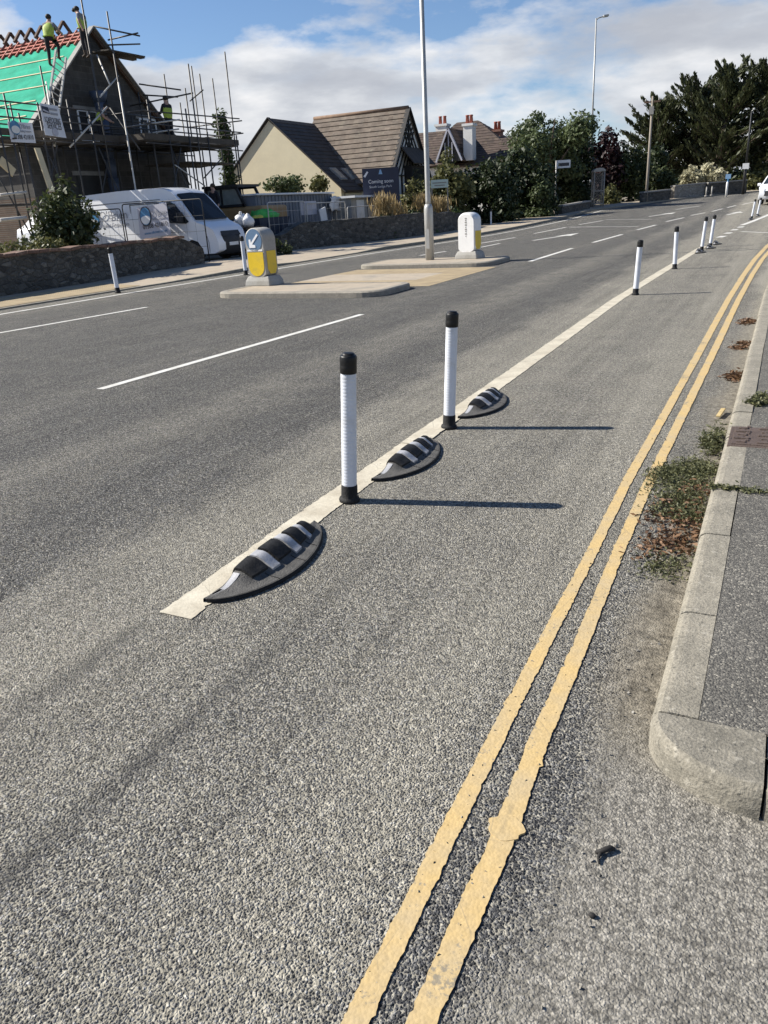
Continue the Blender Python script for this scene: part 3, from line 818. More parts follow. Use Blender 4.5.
def make_hump():
    t = thing('kerb_hump', 'x', 'lane separator')
    b = MB(); us = lin(0, 1, 60); vs_ = lin(0, 1, 26); n = len(vs_); vv = [hsurf(u, v) for u in us for v in vs_]
    b.add(vv, [(i * n + j, i * n + j + 1, (i + 1) * n + j + 1, (i + 1) * n + j) for i in range(60) for j in range(26)], True)
    b.obj('skirt', M['dusty_rubber'], t)
    e = MB()                              # black rim round the foot
    outl = [(plan(u) + .006, u * LEN) for u in us]; inl = [(plan(u) - .005, u * LEN) for u in us]
    vv = []
    for (x, y), (x2, y2) in zip(outl, inl): vv += [(x, y, 0), (x - .001, y, .008), (x2, y2, .0175)]
    e.add(vv, [(i * 3 + j, i * 3 + j + 1, i * 3 + j + 4, i * 3 + j + 3) for i in range(60) for j in range(2)], True)
    e.add([(-.002, .0, 0), (-.002, LEN, 0), (-.002, LEN, .013), (-.002, 0, .013), (.01, 0, .017), (.01, LEN, .017)], [(0, 1, 2, 3), (3, 2, 5, 4)])
    e.obj('foot_rim', M['black_rubber'], t)
    for a, c, v1 in ((.225, .335, .58), (.425, .545, .58), (.645, .735, .60), (.80, .885, .66)):
        patch(lin(a, c, 8), lin(.02, v1, 14), .013).obj('black_rib', M['black_rubber'], t)
    for a, c, v1 in ((.35, .408, .66), (.56, .625, .68), (.748, .785, .68)):
        patch(lin(a, c, 6), lin(.07, v1, 16), .011).obj('white_stripe', M['stripe_white'], t)
    patch(lin(.05, .21, 6), lin(.12, .30, 4), .004).obj('reflector', M['stripe_white'], t)
    for u in (.30, .52, .70):
        patch(lin(u, u + .004, 1), lin(.62, .97, 8), .002).obj('moulding_line', M['black_rubber'], t)
    return t
PH = make_hump(); GH = 'black and white striped kerb humps along the cycle lane line'
HB = [((-2.015, 2.205), 'nearest black kerb hump with white stripes, at the start of the white line', 1.0, 0),
      ((-2.03, 3.79), 'second black and white kerb hump, just beyond the nearest bollard', .98, 0),
      ((-2.045, 5.25), 'third black and white kerb hump, just beyond the second bollard', .98, 0),
      ((-1.99, 21.5), 'small dark kerb hump left of the distant leaning pair of bollards', 1, .02),
      ((-1.87, 23.0), 'small dark kerb hump between the distant leaning pair of bollards', 1, .03),
      ((-1.83, 24.6), 'small dark kerb hump right of the distant leaning pair of bollards', 1, .04),
      ((-1.62, 40.0), 'tiny dark kerb hump left of the most distant pair of bollards', 1, -.05),
      ((-1.40, 42.6), 'tiny dark kerb hump right of the most distant pair of bollards', 1, -.05),
      ((-14.95, 43.2), 'left dark kerb hump by the pale bollard across the road', 1, .03),
      ((-14.5, 46.3), 'right dark kerb hump by the pale bollard across the road', 1, .03)]
for i, ((x, y), lab, s, rz) in enumerate(HB):
    o = PH if i == 0 else dup(PH)
    o['label'] = lab; o['group'] = GH; o.location = (x, y, zt(y) + .004); o.rotation_euler = (0, 0, rz); o.scale = (s, s, s * 1.0)
for i in (8, 9): pass

# ------------------------------------------------------------------ drain cover, weeds, litter
mc = thing('drain_cover', 'rusty rectangular iron cover set in the footway by the kerb', 'drain cover', (.13, 5.0, .1))
b = MB(); b.box((0, 0, -.01), (.40, .42, .03)); b.obj('frame', M['iron'], mc, bevel=.004)
b = MB(); b.box((0, 0, .006), (.355, .375, .012))
for i in range(5):
    for j in range(3):
        b.box((-.13 + j * .13, -.15 + i * .075, .015), (.085 if (i + j) % 2 else .05, .028, .010))
        b.box((-.13 + j * .13 + (.03 if (i + j) % 2 == 0 else 0), -.115 + i * .075, .014), (.02, .03, .008))
b.obj('cover_plate', M['iron'], mc, bevel=.002)
mc.location = (.03, 4.93, .1)

def blades(name, label, cat, centre, spots, n, size, m, height=.06, spread=.02, group=None, flat=.3):
    t = np.array(spots)[RNG.integers(0, len(spots), n)]
    P = np.zeros((n, 3)); P[:, :2] = t[:, :2] + RNG.normal(size=(n, 2)) * t[:, 2:3]
    hz = np.abs(RNG.normal(size=n)) * height; 
    P[:, 2] = t[:, 3] + hz * .6 + .004
    d = rdir(n); d[:, 2] = np.abs(d[:, 2]) * (1 - flat) ; d /= np.linalg.norm(d, axis=1)[:, None]
    s = size * (.5 + RNG.random(n)); side = np.cross(d, rdir(n)); side /= np.linalg.norm(side, axis=1)[:, None]
    o = quads(name, P, d * s[:, None], side * (s * .38)[:, None], RNG.random(n), m)
    tag(o, label, cat, group, 'stuff'); return o
sp = []
for i in range(26):
    y = random.uniform(3.75, 4.7); x0 = -.23 - .30 * math.sin((y - 3.6) / 1.2 * math.pi) * random.random(); sp.append((x0, y, .05, 0))
for i in range(9): y = random.uniform(4.2, 4.65); sp.append((random.uniform(-.5, -.25), y, .04, 0))
blades('gutter_weeds', 'low green weeds spreading from the kerb across the yellow line', 'weeds', None, sp, 6500, .0095, L['weed'], .022)
sp = [(-.25 + random.uniform(-.06, .02), random.uniform(4.8, 5.25), .03, 0) for i in range(7)]
blades('kerb_weeds', 'small upright green weed tuft beside the rusty drain cover', 'weeds', None, sp, 1300, .012, L['weed'], .075)
sp = [(random.uniform(-.36, -.22), random.uniform(3.1, 4.1), .05, 0) for i in range(16)]
blades('gutter_weed_stalks', 'sparse straggly weeds and soil at the near end of the weed patch', 'weeds', None, sp, 1500, .009, L['weed'], .014)
sp = [(-.20 + i * .022, 3.96 + random.uniform(-.02, .02), .013, .10) for i in range(12)]
blades('kerb_joint_weeds', 'thin line of weeds growing in a joint between kerb stones', 'weeds', None, sp, 420, .011, L['weed'], .014)
sp = [(random.uniform(-.10, .06), random.uniform(5.72, 5.9), .03, .10) for i in range(7)]
blades('footway_weeds', 'green weed tuft on the footway just beyond the drain cover', 'weeds', None, sp, 600, .018, L['weed'], .04)
def litter(name, label, spots, n, size):
    o = blades(name, label, 'dead leaves', None, spots, n, size, L['litter'], .02, flat=.75); return o
litter('weed_litter', 'dry brown leaves caught among the gutter weeds', [(random.uniform(-.42, -.21), random.uniform(3.2, 4.25), .05, 0) for i in range(20)], 900, .015)
for lab, (px, py), k in (('farthest heap of dead brown leaves in the gutter', (744, 323), .10), ('middle heap of dead brown leaves in the gutter', (739, 346), .09), ('nearest heap of dead brown leaves in the gutter', (731, 377), .06)):
    c = gp(px, py); litter('leaf_heap', lab, [(c.x + .035 + random.uniform(-.05, .03), c.y + random.uniform(-.3, .3) * k * 8, .042, 0) for i in range(8)], 230, .022)
b = MB(); c = gp(603, 858)
b.tube([(c.x - .020, c.y + .004, .006), (c.x - .004, c.y + .010, .012), (c.x + .012, c.y + .028, .011), (c.x + .020, c.y + .034, .006)], [.004, .0065, .0075, .004], 8)
b.tube([(c.x - .006, c.y + .010, .009), (c.x - .010, c.y - .010, .007), (c.x - .004, c.y - .026, .004)], [.005, .004, .002], 6)
tag(b.obj('twig', M['twig']), 'small dark forked bit of debris on the pale asphalt', 'debris')
b = MB(); c = gp(592, 917); b.ball((c.x, c.y, .005), (.009, .007, .006), 9, 6)
tag(b.obj('crumb', M['twig']), 'tiny dark crumb nearest the bottom of the pale asphalt', 'debris')
b = MB(); c = gp(722, 416); b.bar((c.x - .02, c.y - .09, .02), (c.x + .0, c.y + .09, .03), .03, .012)
tag(b.obj('wood_chip', M['chip'], bevel=.003), 'pale yellow sliver of wood lying against the kerb', 'wood chip')
# loose chippings in the gutter, too many to count
n = 900; P = np.zeros((n, 3)); P[:, 0] = RNG.uniform(-.7, -.2, n); P[:, 1] = RNG.uniform(.9, 5.2, n); P[:, 2] = .004
d = rdir(n); d2 = np.cross(d, rdir(n)); d2 /= np.linalg.norm(d2, axis=1)[:, None]; s = .0035 * (.5 + RNG.random(n) ** 2 * 1.3)
tag(quads('loose_grit', P, d * s[:, None], d2 * s[:, None], RNG.random(n), leaf_mat('loose grit', (.05, .05, .05), (.3, .28, .24), 0)), 'loose dark grit and chippings scattered along the gutter', 'grit', kind='stuff')
# ------------------------------------------------------------------ traffic islands
def rrect(x0, x1, y0, y1, r, n=6):
    out = []
    for cx, cy, a0 in ((x1 - r, y0 + r, -90), (x1 - r, y1 - r, 0), (x0 + r, y1 - r, 90), (x0 + r, y0 + r, 180)):
        for i in range(n + 1):
            a = R(a0 + 90 * i / n); out.append((cx + r * math.cos(a), cy + r * math.sin(a)))
    return out
def island(x0, x1, y0, y1, lab):
    t = thing('traffic_island', lab, 'traffic island', ((x0 + x1) / 2, (y0 + y1) / 2, 0), 0, 'kerbed islands in the middle of the road')
    lo = rrect(x0, x1, y0, y1, .45); hi = rrect(x0 + .03, x1 - .03, y0 + .03, y1 - .03, .43); inn = rrect(x0 + .15, x1 - .15, y0 + .15, y1 - .15, .33); n = len(lo)
    b = MB(); b.add([(x, y, -.05) for x, y in lo] + [(x, y, .085) for x, y in lo] + [(x, y, .108) for x, y in hi] + [(x, y, .110) for x, y in inn] + [(x, y, .02) for x, y in inn],
                    [(k * n + i, k * n + (i + 1) % n, (k + 1) * n + (i + 1) % n, (k + 1) * n + i) for k in range(4) for i in range(n)])
    b.obj('kerb', M['island_kerb'], t, world=True)
    b = MB(); b.prism(inn, .02, .104); b.obj('paving', M['far_pave'], t, world=True)
island(-10.2, -6.45, 12.75, 14.5, 'near kerbed island under the yellow keep left bollard')
island(-10.25, -6.5, 19.0, 21.1, 'far kerbed island under the tall grey lamp post')
b = MB()
b.strip([(-10.1, 14.6, .004), (-10.1, 15.9, .004)], [(-6.25, 14.6, .004), (-6.25, 15.9, .004)])
b.strip([(-10.1, 17.5, .004), (-10.1, 18.85, .004)], [(-6.25, 17.5, .004), (-6.25, 18.85, .004)])
b.strip([(-7.1, 15.9, .004), (-7.1, 17.5, .004)], [(-6.25, 15.9, .004), (-6.25, 17.5, .004)])
struct(b.obj('crossing_tactile_paving', M['buff']))
struct(MB().strip([(-10.1, 15.9, .0035), (-10.1, 17.5, .0035)], [(-7.1, 15.9, .0035), (-7.1, 17.5, .0035)]).obj('crossing_paving', M['far_pave']))

# ------------------------------------------------------------------ illuminated keep left bollards
def capsule(w, z0, z1, rt, rb, n=10):
    """outline of a panel with a round top and a rounded bottom"""
    out = []
    for i in range(n + 1): a = math.pi * i / n; out.append((w * math.cos(a), z1 - rt + rt * math.sin(a)))
    for i in range(n + 1): a = math.pi + math.pi * i / n; out.append((w * math.cos(a), z0 + rb + rb * math.sin(a)))
    return out
def island_bollard(p, lab, rz, front_yellow, hh):
    t = thing('keep_left_bollard', lab, 'traffic bollard', gp(p[0], p[1], .1), rz, 'keep left bollards on the islands')
    H_ = hh
    b = MB(); b.lathe([(.0, .0)], 4) if False else None
    vs = []
    for z, a, d in ((0, .33, .26), (.10, .32, .245), (.20, .27, .20)):
        vs += [(-a, -d, z), (a, -d, z), (a, d, z), (-a, d, z)]
    b.add(vs, [(3, 2, 1, 0), (8, 9, 10, 11)] + [(k * 4 + i, k * 4 + (i + 1) % 4, k * 4 + 4 + (i + 1) % 4, k * 4 + 4 + i) for k in range(2) for i in range(4)])
    b.obj('plinth', M['conc'], t, bevel=.02)
    prof = capsule(.245, .16, H_, .20, .12, 12); n = len(prof); d = .21
    b = MB(); vs = []
    for y, k in ((-d, .94), (-d + .03, 1), (d - .03, 1), (d, .94)): vs += [(x * k, y, z if z < .5 else (z - .5) * (k if k < 1 else 1) * 1 + .5) for x, z in prof]
    b.add(vs, [(j * n + i, j * n + (i + 1) % n, (j + 1) * n + (i + 1) % n, (j + 1) * n + i) for j in range(3) for i in range(n)], True)
    b.add([vs[i] for i in range(n)], [tuple(range(n))]); b.add([vs[3 * n + i] for i in range(n)], [tuple(range(n))])
    b.obj('casing', M['conc'] if front_yellow else M['white'], t)
    dy = -d - .008
    def panel(pts, name, m, y=dy, th=.012, lab=None):
        b = MB(); b.slab([(x, y, z) for x, z in pts], (0, 1, 0), th); return b.obj(name, m, t, label=lab)
    if front_yellow:
        yp = []
        zt_, zb, wv = .68, .20, .205
        yp = [(wv, zt_), (-wv, zt_)] + [(-wv, zb + .2)] + [(wv * math.cos(math.pi + math.pi * i / 14), zb + .2 + .2 * math.sin(math.pi + math.pi * i / 14)) for i in range(1, 14)] + [(wv, zb + .2)]
        panel(yp, 'yellow_panel', M['yellow_panel'], dy, .012)
        panel([(-.2, .70), (.2, .70), (.2, .735), (-.2, .735)], 'white_band', M['white'], dy, .012)
        cz = H_ - .245
        panel([(.205 * math.cos(a), cz + .225 * math.sin(a)) for a in [2 * math.pi * i / 32 for i in range(32)]], 'arrow_disc', M['sign_blue'], dy, .012)
        # white arrow pointing down left
        ar = [(.10, .13), (.13, .10), (-.045, -.075), (.035, -.10), (.035, -.145), (-.125, -.145), (-.125, .02), (-.08, .02), (-.075, -.045)]
        panel([(x, cz + z) for x, z in ar], 'arrow', M['text_white'], dy - .008, .01)
    else:
        zz_ = 0
        for i, (w_, z_) in enumerate(((.05, 1.0), (.03, .95), (.05, .90), (.05, .84), (.02, .78), (.05, .73), (.03, .68), (.05, .62), (.02, .56))):
            panel([(-.0 - w_ / 2, z_), (-.0 + w_ / 2, z_), (-.0 + w_ / 2, z_ + .03), (-.0 - w_ / 2, z_ + .03)], 'scuff_mark', M['fascia'], -d - .006, .008)
    # yellow side panel on the end facing along the road
    b = MB(); b.slab([(.247, -.15, .70), (.247, .15, .70), (.247, .15, .34), (.247, .08, .24), (.247, -.08, .24), (.247, -.15, .34)], (1, 0, 0), .012)
    b.obj('side_panel', M['yellow_panel'], t)
    return t
island_bollard((265, 285), 'grey keep left bollard with yellow panel and blue arrow disc', R(-4), True, 1.16)
island_bollard((470, 258.5), 'white backed keep left bollard beside the tall grey lamp post', R(-8), False, 1.16)

# ------------------------------------------------------------------ lamp posts and poles
def rod(name, m, t, prof, n=16):
    return MB().lathe(prof, n).obj(name, m, t)
t = thing('lamp_post', 'tall grey lamp post standing on the far traffic island', 'lamp post', gp(430, 260, .1))
rod('base_column', M['galv'], t, [(.118, -.02), (.118, 1.28), (.112, 1.34), (.085, 1.42)])
rod('shaft', M['galv'], t, [(.070, 1.38), (.068, 1.5), (.048, 8.0)])
MB().box((0, -.119, .55), (.1, .008, .5)).obj('door', M['galv'], t)
MB().tube([(0, 0, 7.95), (0, 0, 8.3), (.15, 0, 8.5), (.9, 0, 8.55)], .035, 8).obj('arm', M['galv'], t)
MB().box((1.15, 0, 8.54), (.6, .22, .12)).obj('lantern', M['galv'], t, bevel=.04)
def lamp(p, lab, top, arm, name='lamp_post', pm=M['galv']):
    t = thing(name, lab, 'lamp post', gp(p[0], p[1], .1)); g = t.location
    zt_ = at(top[0], top[1], Y=g.y).z - g.z
    rod('base_column', pm, t, [(.11, -.1), (.11, 1.6), (.08, 1.75)], 10)
    rod('shaft', pm, t, [(.08, 1.7), (.05, zt_)], 10)
    a = Vector(arm)
    MB().tube([(0, 0, zt_ - .1), tuple(a * .3 + Vector((0, 0, zt_ + .02))), tuple(a + Vector((0, 0, zt_ + .1)))], .04, 6).obj('arm', M['galv'], t)
    MB().bar(a * .85 + Vector((0, 0, zt_ + .1)), a * 1.5 + Vector((0, 0, zt_ + .14)), .3, .14).obj('lantern', M['galv'], t, bevel=.04)
    return t
lamp((589, 204.5), 'tall lamp post with lantern beside the glazed bus shelter', (591.5, 19), (.5, .3, 0))
t = lamp((743, 193), 'distant thin dark lamp post in front of the big cypress trees', (740, 112), (.12, .05, 0), pm=M['digger_black'])
MB().box((0, -.15, 1.9), (.45, .05, .4)).obj('sign_plate', M['sign_white'], t)
t = thing('utility_pole', 'wooden utility pole with small crossarm by the cypress trees', 'utility pole', gp(646, 202, .1)); g = t.location
zp = at(645, 97, Y=g.y).z - g.z
rod('pole', M['pole_wood'], t, [(.10, -.1), (.095, 2), (.07, zp)], 10)
MB().box((0, 0, zp - .35), (1.1, .1, .1)).obj('crossarm', M['truss'], t)
for s in (-.45, .45): MB().lathe([(.05, zp - .3), (.06, zp - .22), (.03, zp - .12)], 8, (s, 0, 0)).obj('insulator', M['conc'], t)
MB().box((.0, -.16, zp - .9), (.3, .2, .5)).obj('junction_box', M['fascia'], t)

# ------------------------------------------------------------------ stone walls
def wall(name, lab, pts, h, th, ends=None, cop=True):
    """pts: ground points along the front face; the thickness goes behind"""
    t = thing(name, lab, 'stone wall', (pts[0][0], pts[0][1], .1)); fr, bk, hs = [], [], []
    P2 = []
    for (x0, y0), (x1, y1) in zip(pts, pts[1:]):
        n = max(1, int(math.hypot(x1 - x0, y1 - y0) / .35))
        P2 += [(x0 + (x1 - x0) * i / n, y0 + (y1 - y0) * i / n) for i in range(n)]
    P2.append(pts[-1]); n = len(P2); rg = random.Random(5)
    b = MB(); vs = []
    for i, (x, y) in enumerate(P2):
        hh = h + rg.uniform(-.02, .02)
        if ends: 
            u = i / (n - 1)
            for u0, u1, k0, k1 in ends:
                if u0 <= u <= u1: hh *= k0 + (k1 - k0) * (u - u0) / (u1 - u0) + rg.uniform(-.06, .06)
        hs.append(hh); z = zt(y)
        vs += [(x + rg.uniform(-.02, .02), y, z - .1), (x + rg.uniform(-.025, .025), y, z + .1 + hh * .5), (x + rg.uniform(-.02, .02), y, z + .1 + hh), (x - th, y, z + .1 + hh), (x - th, y, z - .1)]
    b.add(vs, [(i * 5 + k, i * 5 + k + 1, i * 5 + k + 6, i * 5 + k + 5) for i in range(n - 1) for k in range(4)] + [tuple(range(5)), tuple((n - 1) * 5 + k for k in range(5))[::-1]])
    b.obj('stonework', M['wall_stone'], t, world=True)
    if cop:
        c = MB()
        for i in range(n - 1):
            if ends and (hs[i] < h * .93 or hs[i + 1] < h * .93): continue
            a = Vector((P2[i][0] - th / 2, P2[i][1], zt(P2[i][1]) + .1 + hs[i] + .035)); e = Vector((P2[i + 1][0] - th / 2, P2[i + 1][1], zt(P2[i + 1][1]) + .1 + hs[i + 1] + .035))
            a.z += rg.uniform(-.012, .012); e.z += rg.uniform(-.012, .012); d = (e - a) * .02
            c.bar(a + d, e - d, th + .1 + rg.uniform(-.02, .03), .08)
        c.obj('coping', M['coping'], t, world=True, bevel=.015)
    return t
wall('stone_wall', 'low stone wall with red brown coping in front of the white van', [(-16.25, 9.0), (-16.35, 12.7), (-16.55, 15.6), (-17.15, 19.5), (-17.5, 21.8)], .83, .38, [(.93, 1.01, 1.0, .45)])
wall('stone_wall', 'stone wall with broken end below the Coming soon board', [(-18.2, 27.6), (-17.75, 29.4), (-17.25, 31.5), (-16.35, 35), (-15.75, 39), (-15.6, 43)], 1.02, .4, [(0, .07, .55, 1.0), (.6, .8, 1, .9), (.8, 1, .9, .6)], cop=False)
# tumbled stones at the broken end
for i, (px, py, s, lab) in enumerate([(283, 249, .26, 'large pale tumbled stone nearest the road at the broken wall end'), (277, 243, .2, 'small pale stone lying behind the others at the broken wall end'),
                                 (288, 240, .24, 'pale tumbled stone resting against the broken wall end')]):
    c = gp(px, py, .1); b = MB(); b.ball((0, 0, s * .4), (s, s * .8, s * .55), 9, 6, False)
    o = b.obj('tumbled_stone', M['rubble']); o.location = c; tag(o, lab, 'stone', 'stones tumbled from the wall end')
    for v in o.data.vertices: v.co += Vector((random.uniform(-.06, .06), random.uniform(-.06, .06), random.uniform(-.05, .05)))
t = tree('brambles', 'low scrubby green weeds below the broken stone wall end', 'plant', gp(279, 254, .1), gp(279, 254, .1) + Vector((0, 0, .22)), (.45, .45, .3), 500, .06, L['mid'], 6, .5, .02, limbs=3)

# ------------------------------------------------------------------ white van, front towards the road
def make_van(loc):
    t = thing('van', 'white high roofed panel van parked behind the stone wall', 'van', loc)
    prof = [(-.75, .42), (-.75, 1.0), (-.72, 1.7), (-.65, 2.35), (-.53, 2.47), (1.2, 2.53), (3.1, 2.52), (3.45, 2.47), (3.72, 2.36), (4.02, 2.12), (4.62, 1.42), (4.72, 1.33), (5.15, 1.17), (5.33, 1.03), (5.42, .8), (5.47, .62), (5.47, .34), (5.3, .26), (4.9, .26), (4.86, .45), (4.7, .68), (4.45, .76), (4.2, .68), (4.04, .45), (4.0, .26), (.9, .28), (.86, .45), (.7, .68), (.45, .76), (.2, .68), (.04, .45), (.0, .28), (-.65, .3)]
    def hw(x, z):
        w = 1.0 - .13 * max(0, (z - 1.25) / 1.25) ** 1.6
        if x > 4.5: w -= .16 * ((x - 4.5) / .97) ** 1.8
        return w
    n = len(prof); b = MB(); vs = []
    for s in (-1, 1): vs += [(x, s * hw(x, z), z) for x, z in prof]
    mid = [(x, -hw(x, z) * .5, z + (.03 if z > 2.3 else 0) + (.02 if 4.7 < x and z > 1 else 0)) for x, z in prof]; mid2 = [(x, -y, z) for x, y, z in mid]
    vs = vs[:n] + mid + mid2 + vs[n:]
    b.add(vs, [(k * n + i, k * n + (i + 1) % n, (k + 1) * n + (i + 1) % n, (k + 1) * n + i) for k in range(3) for i in range(n)], True)
    b.add(vs[:n], [tuple(range(n))]); b.add(vs[3 * n:], [tuple(range(n))])
    b.obj('body', M['van_white'], t, bevel=.035)
    def side(pts, name, m, s=-1, th=.012, off=.0):
        b = MB(); b.slab([(x, s * (hw(x, z) + off), z) for x, z in pts], (0, s, 0), th); return b.obj(name, m, t)
    for s in (-1, 1):
        w_ = [(3.28, 1.38), (3.32, 1.95), (3.42, 2.05), (3.66, 2.05), (3.85, 1.97), (4.42, 1.36), (4.3, 1.30)]
        side(w_, 'side_window', M['glass'], s)
        for x in (1.75, 3.12): side([(x, .5), (x + .022, .5), (x + .022, 2.02), (x, 2.02)], 'door_line', M['black_plastic'], s, .006)
        side([(1.75, 2.02), (3.13, 2.02), (3.13, 2.045), (1.75, 2.045)], 'door_line', M['black_plastic'], s, .007)
        side([(-.5, 2.11), (3.2, 2.14), (3.2, 2.16), (-.5, 2.13)], 'roof_gutter', M['black_plastic'], s, .006)
        side([(1.0, .62), (3.95, .62), (3.95, .78), (1.0, .78)], 'side_moulding', M['black_plastic'], s, .02)
        side([(3.2, 1.10), (3.26, 1.10), (3.26, 1.26), (3.2, 1.26)], 'door_handle', M['black_plastic'], s, .03)
        mb = MB(); mb.box((4.18, s * 1.14, 1.52), (.14, .2, .34)); mb.bar((4.2, s * .95, 1.4), (4.18, s * 1.1, 1.42), .05, .05)
        mo = mb.obj('mirror', M['black_plastic'], t, bevel=.03)
        mg = MB(); mg.box((4.105, s * 1.14, 1.54), (.012, .16, .26)); mg.obj('mirror_glass', M['lamp_glass'], mo)
        hb = MB(); hb.slab([(5.19, s * .52, 1.045), (4.78, s * .955, 1.19), (4.98, s * .925, 1.0), (5.33, s * .62, .93)], (.5, s * .3, .45), .03); hb.obj('headlight', M['lamp_glass'], t)
        for x in (.45, 4.45):
            w0 = MB(); w0.tube([(x, s * .72, .35), (x, s * .96, .35)], .35, 22); wo = w0.obj('wheel', M['tyre'], t, bevel=.03)
            r0 = MB(); r0.tube([(x, s * .95, .35), (x, s * .972, .35)], .2, 16); r0.obj('rim', M['galv'], wo)
    ws = MB(); P_ = [(3.86, -.76, 2.27), (4.655, -.885, 1.405), (4.70, 0, 1.405), (4.655, .885, 1.405), (3.86, .76, 2.27), (3.82, 0, 2.31)]
    ws.add([(x + .035, y, z + .03) for x, y, z in P_] + [(x - .03, y, z - .03) for x, y, z in P_], [(0, 1, 2, 5), (5, 2, 3, 4), (6, 11, 8, 7), (11, 10, 9, 8)] + [(i, (i + 1) % 6, 6 + (i + 1) % 6, 6 + i) for i in range(6)])
    wo = ws.obj('windscreen', M['screen'], t)
    wi = MB(); wi.tube([(4.68, -.1, 1.44), (4.3, -.5, 1.83)], .012, 5); wi.tube([(4.68, .5, 1.44), (4.35, .05, 1.79)], .012, 5); wi.obj('wiper', M['black_plastic'], wo)
    bm_ = MB(); P2 = [(5.37, .95), (5.45, .86), (5.50, .64), (5.50, .30), (5.32, .2)]
    vs = []
    for y in (-1, -.55, 0, .55, 1): vs += [(x + .02 - (.40 if abs(y) == 1 else .06 if abs(y) > .5 else 0), y * .93, z) for x, z in P2]
    bm_.add(vs, [(i * 5 + k, i * 5 + k + 1, i * 5 + k + 6, i * 5 + k + 5) for i in range(4) for k in range(4)], True); bm_.obj('bumper', M['black_plastic'], t)
    gr = MB(); gr.slab([(5.36, -.5, .98), (5.36, .5, .98), (5.43, .55, .82), (5.43, -.55, .82)], (.9, 0, .4), .03); gr.obj('grille', M['black_plastic'], t)
    npt = MB(); npt.box((5.52, 0, .55), (.015, .52, .11)); npt.obj('number_plate', M['bag_yellow'] if False else M['white'], t)
    # side lettering, read by the road
    text('lettering', "O'Brien", .40, Vector(loc) + Vector((.95, -1.0, 1.72)), (1, 0, 0), (0, 0, 1), M['text_grey'], t, width=1.35)
    text('lettering', 'Building Contractors', .17, Vector(loc) + Vector((.95, -1.0, 1.40)), (1, 0, 0), (0, 0, 1), M['text_grey'], t, width=1.4)
    lg = MB(); lg.slab([(-.05 + .26 * math.cos(a), -1.0, 1.62 + .29 * math.sin(a)) for a in [2 * math.pi * i / 24 for i in range(24)]], (0, -1, 0), .02); lo = lg.obj('logo_disc', M['logo_blue'], t)
    li = MB(); li.slab([(-.05 + .2 * math.cos(a), -1.022, 1.57 + .12 * math.sin(a) * (1 if math.sin(a) < 0 else .5)) for a in [2 * math.pi * i / 24 for i in range(24)]], (0, -1, 0), .01); li.obj('logo_wave', M['white'], lo)
    return t
VAN = Vector((-23.35, 24.0, .06)); make_van(VAN)

# fence panels in front of the van and the builder's banner tied to them
def fence_panel(lab, a, b, h, m, group='temporary fence panels', drop=None, wires=9):
    a = Vector(a); b = Vector(b); t = thing('fence_panel', lab, 'fence', a, 0, group)
    ab = (b - a); u = Vector((0, 0, 1)); r = .1; rx_ = ab.normalized()
    path = [a, a + u * (h - r), a + u * (h - .03) + rx_ * .03, a + u * h + rx_ * r, b + u * h - rx_ * r, b + u * (h - .03) - rx_ * .03, b + u * (h - r), b]
    MB().tube(path, .021, 7).obj('frame', m, t, world=True)
    w = MB()
    for i in range(1, wires): w.tube([a + ab * (i / wires), a + ab * (i / wires) + u * h], .004, 4, False)
    for z in (.05, .5, 1.0, 1.5):
        if z < h: w.tube([a + u * z, b + u * z], .006, 4, False)
    w.obj('wire_mesh', m, t, world=True); return t
fy = 22.55
pA = at(122, 207, Y=fy); pB = at(201, 196, Y=fy)
fence_panel('dark fence panel standing against the front half of the white van', (pA.x, fy, .1), (pB.x, fy, .1), (pA.z + pB.z) / 2 - .1, M['digger_black'])
pC = at(78, 213, Y=fy)
fence_panel('dark fence panel standing against the rear half of the white van', (pC.x, fy, .1), (pA.x - .1, fy, .1), (pA.z + pC.z) / 2 - .1, M['digger_black'])
by = fy - .06
c0, c1, c2, c3 = [at(x, y, Y=by) for x, y in ((137, 208), (166, 202.5), (171, 234.5), (140.5, 239))]
t = thing('banner', 'grey builders banner with round blue logo tied to the fence by the van', 'banner', ((c0 + c2) / 2)); 
MB().slab([c0, c1, c2, c3], (0, 1, 0), .012).obj('sheet', M['banner_grey'], t, world=True)
bu = (c0 - c3); br = (c1 - c0); W_ = br.length
def bp(u, v): return c3 + (c2 - c3) * u + (c0 - c3) * v
fwd = Vector((0, -.012, 0))
text('lettering', "O'Brien", .27, bp(.69, .73) + fwd, br, bu, M['text_grey'], t, width=W_ * .5)
text('lettering', 'Building Contractors', .11, bp(.69, .57) + fwd, br, bu, M['text_grey'], t, width=W_ * .5)
text('lettering', '01308 421810', .21, bp(.53, .36) + fwd, br, bu, M['text_dark'], t, width=W_ * .84)
text('lettering', 'www.obrien.co.uk', .13, bp(.53, .15) + fwd, br, bu, M['logo_blue'], t, width=W_ * .8)
lg = MB(); o_ = bp(.25, .69); lg.slab([o_ + br.normalized() * (.27 * math.cos(a)) + Vector((0, -.016, .33 * math.sin(a))) for a in [2 * math.pi * i / 28 for i in range(28)]], (0, 1, 0), .01); lo = lg.obj('logo_ring', M['text_dark'], t, world=True)
lg = MB(); lg.slab([o_ + br.normalized() * (.23 * math.cos(a)) + Vector((0, -.022, .29 * math.sin(a))) for a in [2 * math.pi * i / 28 for i in range(28)]], (0, 1, 0), .01); lg.obj('logo_sky', M['logo_blue'], lo, world=True)
lg = MB(); lg.slab([o_ + br.normalized() * (.21 * math.cos(a)) + Vector((0, -.028, -.06 + .2 * math.sin(a) * (1 if math.sin(a) < 0 else .4))) for a in [2 * math.pi * i / 28 for i in range(28)]], (0, 1, 0), .01); lg.obj('logo_wave', M['white'], lo, world=True)

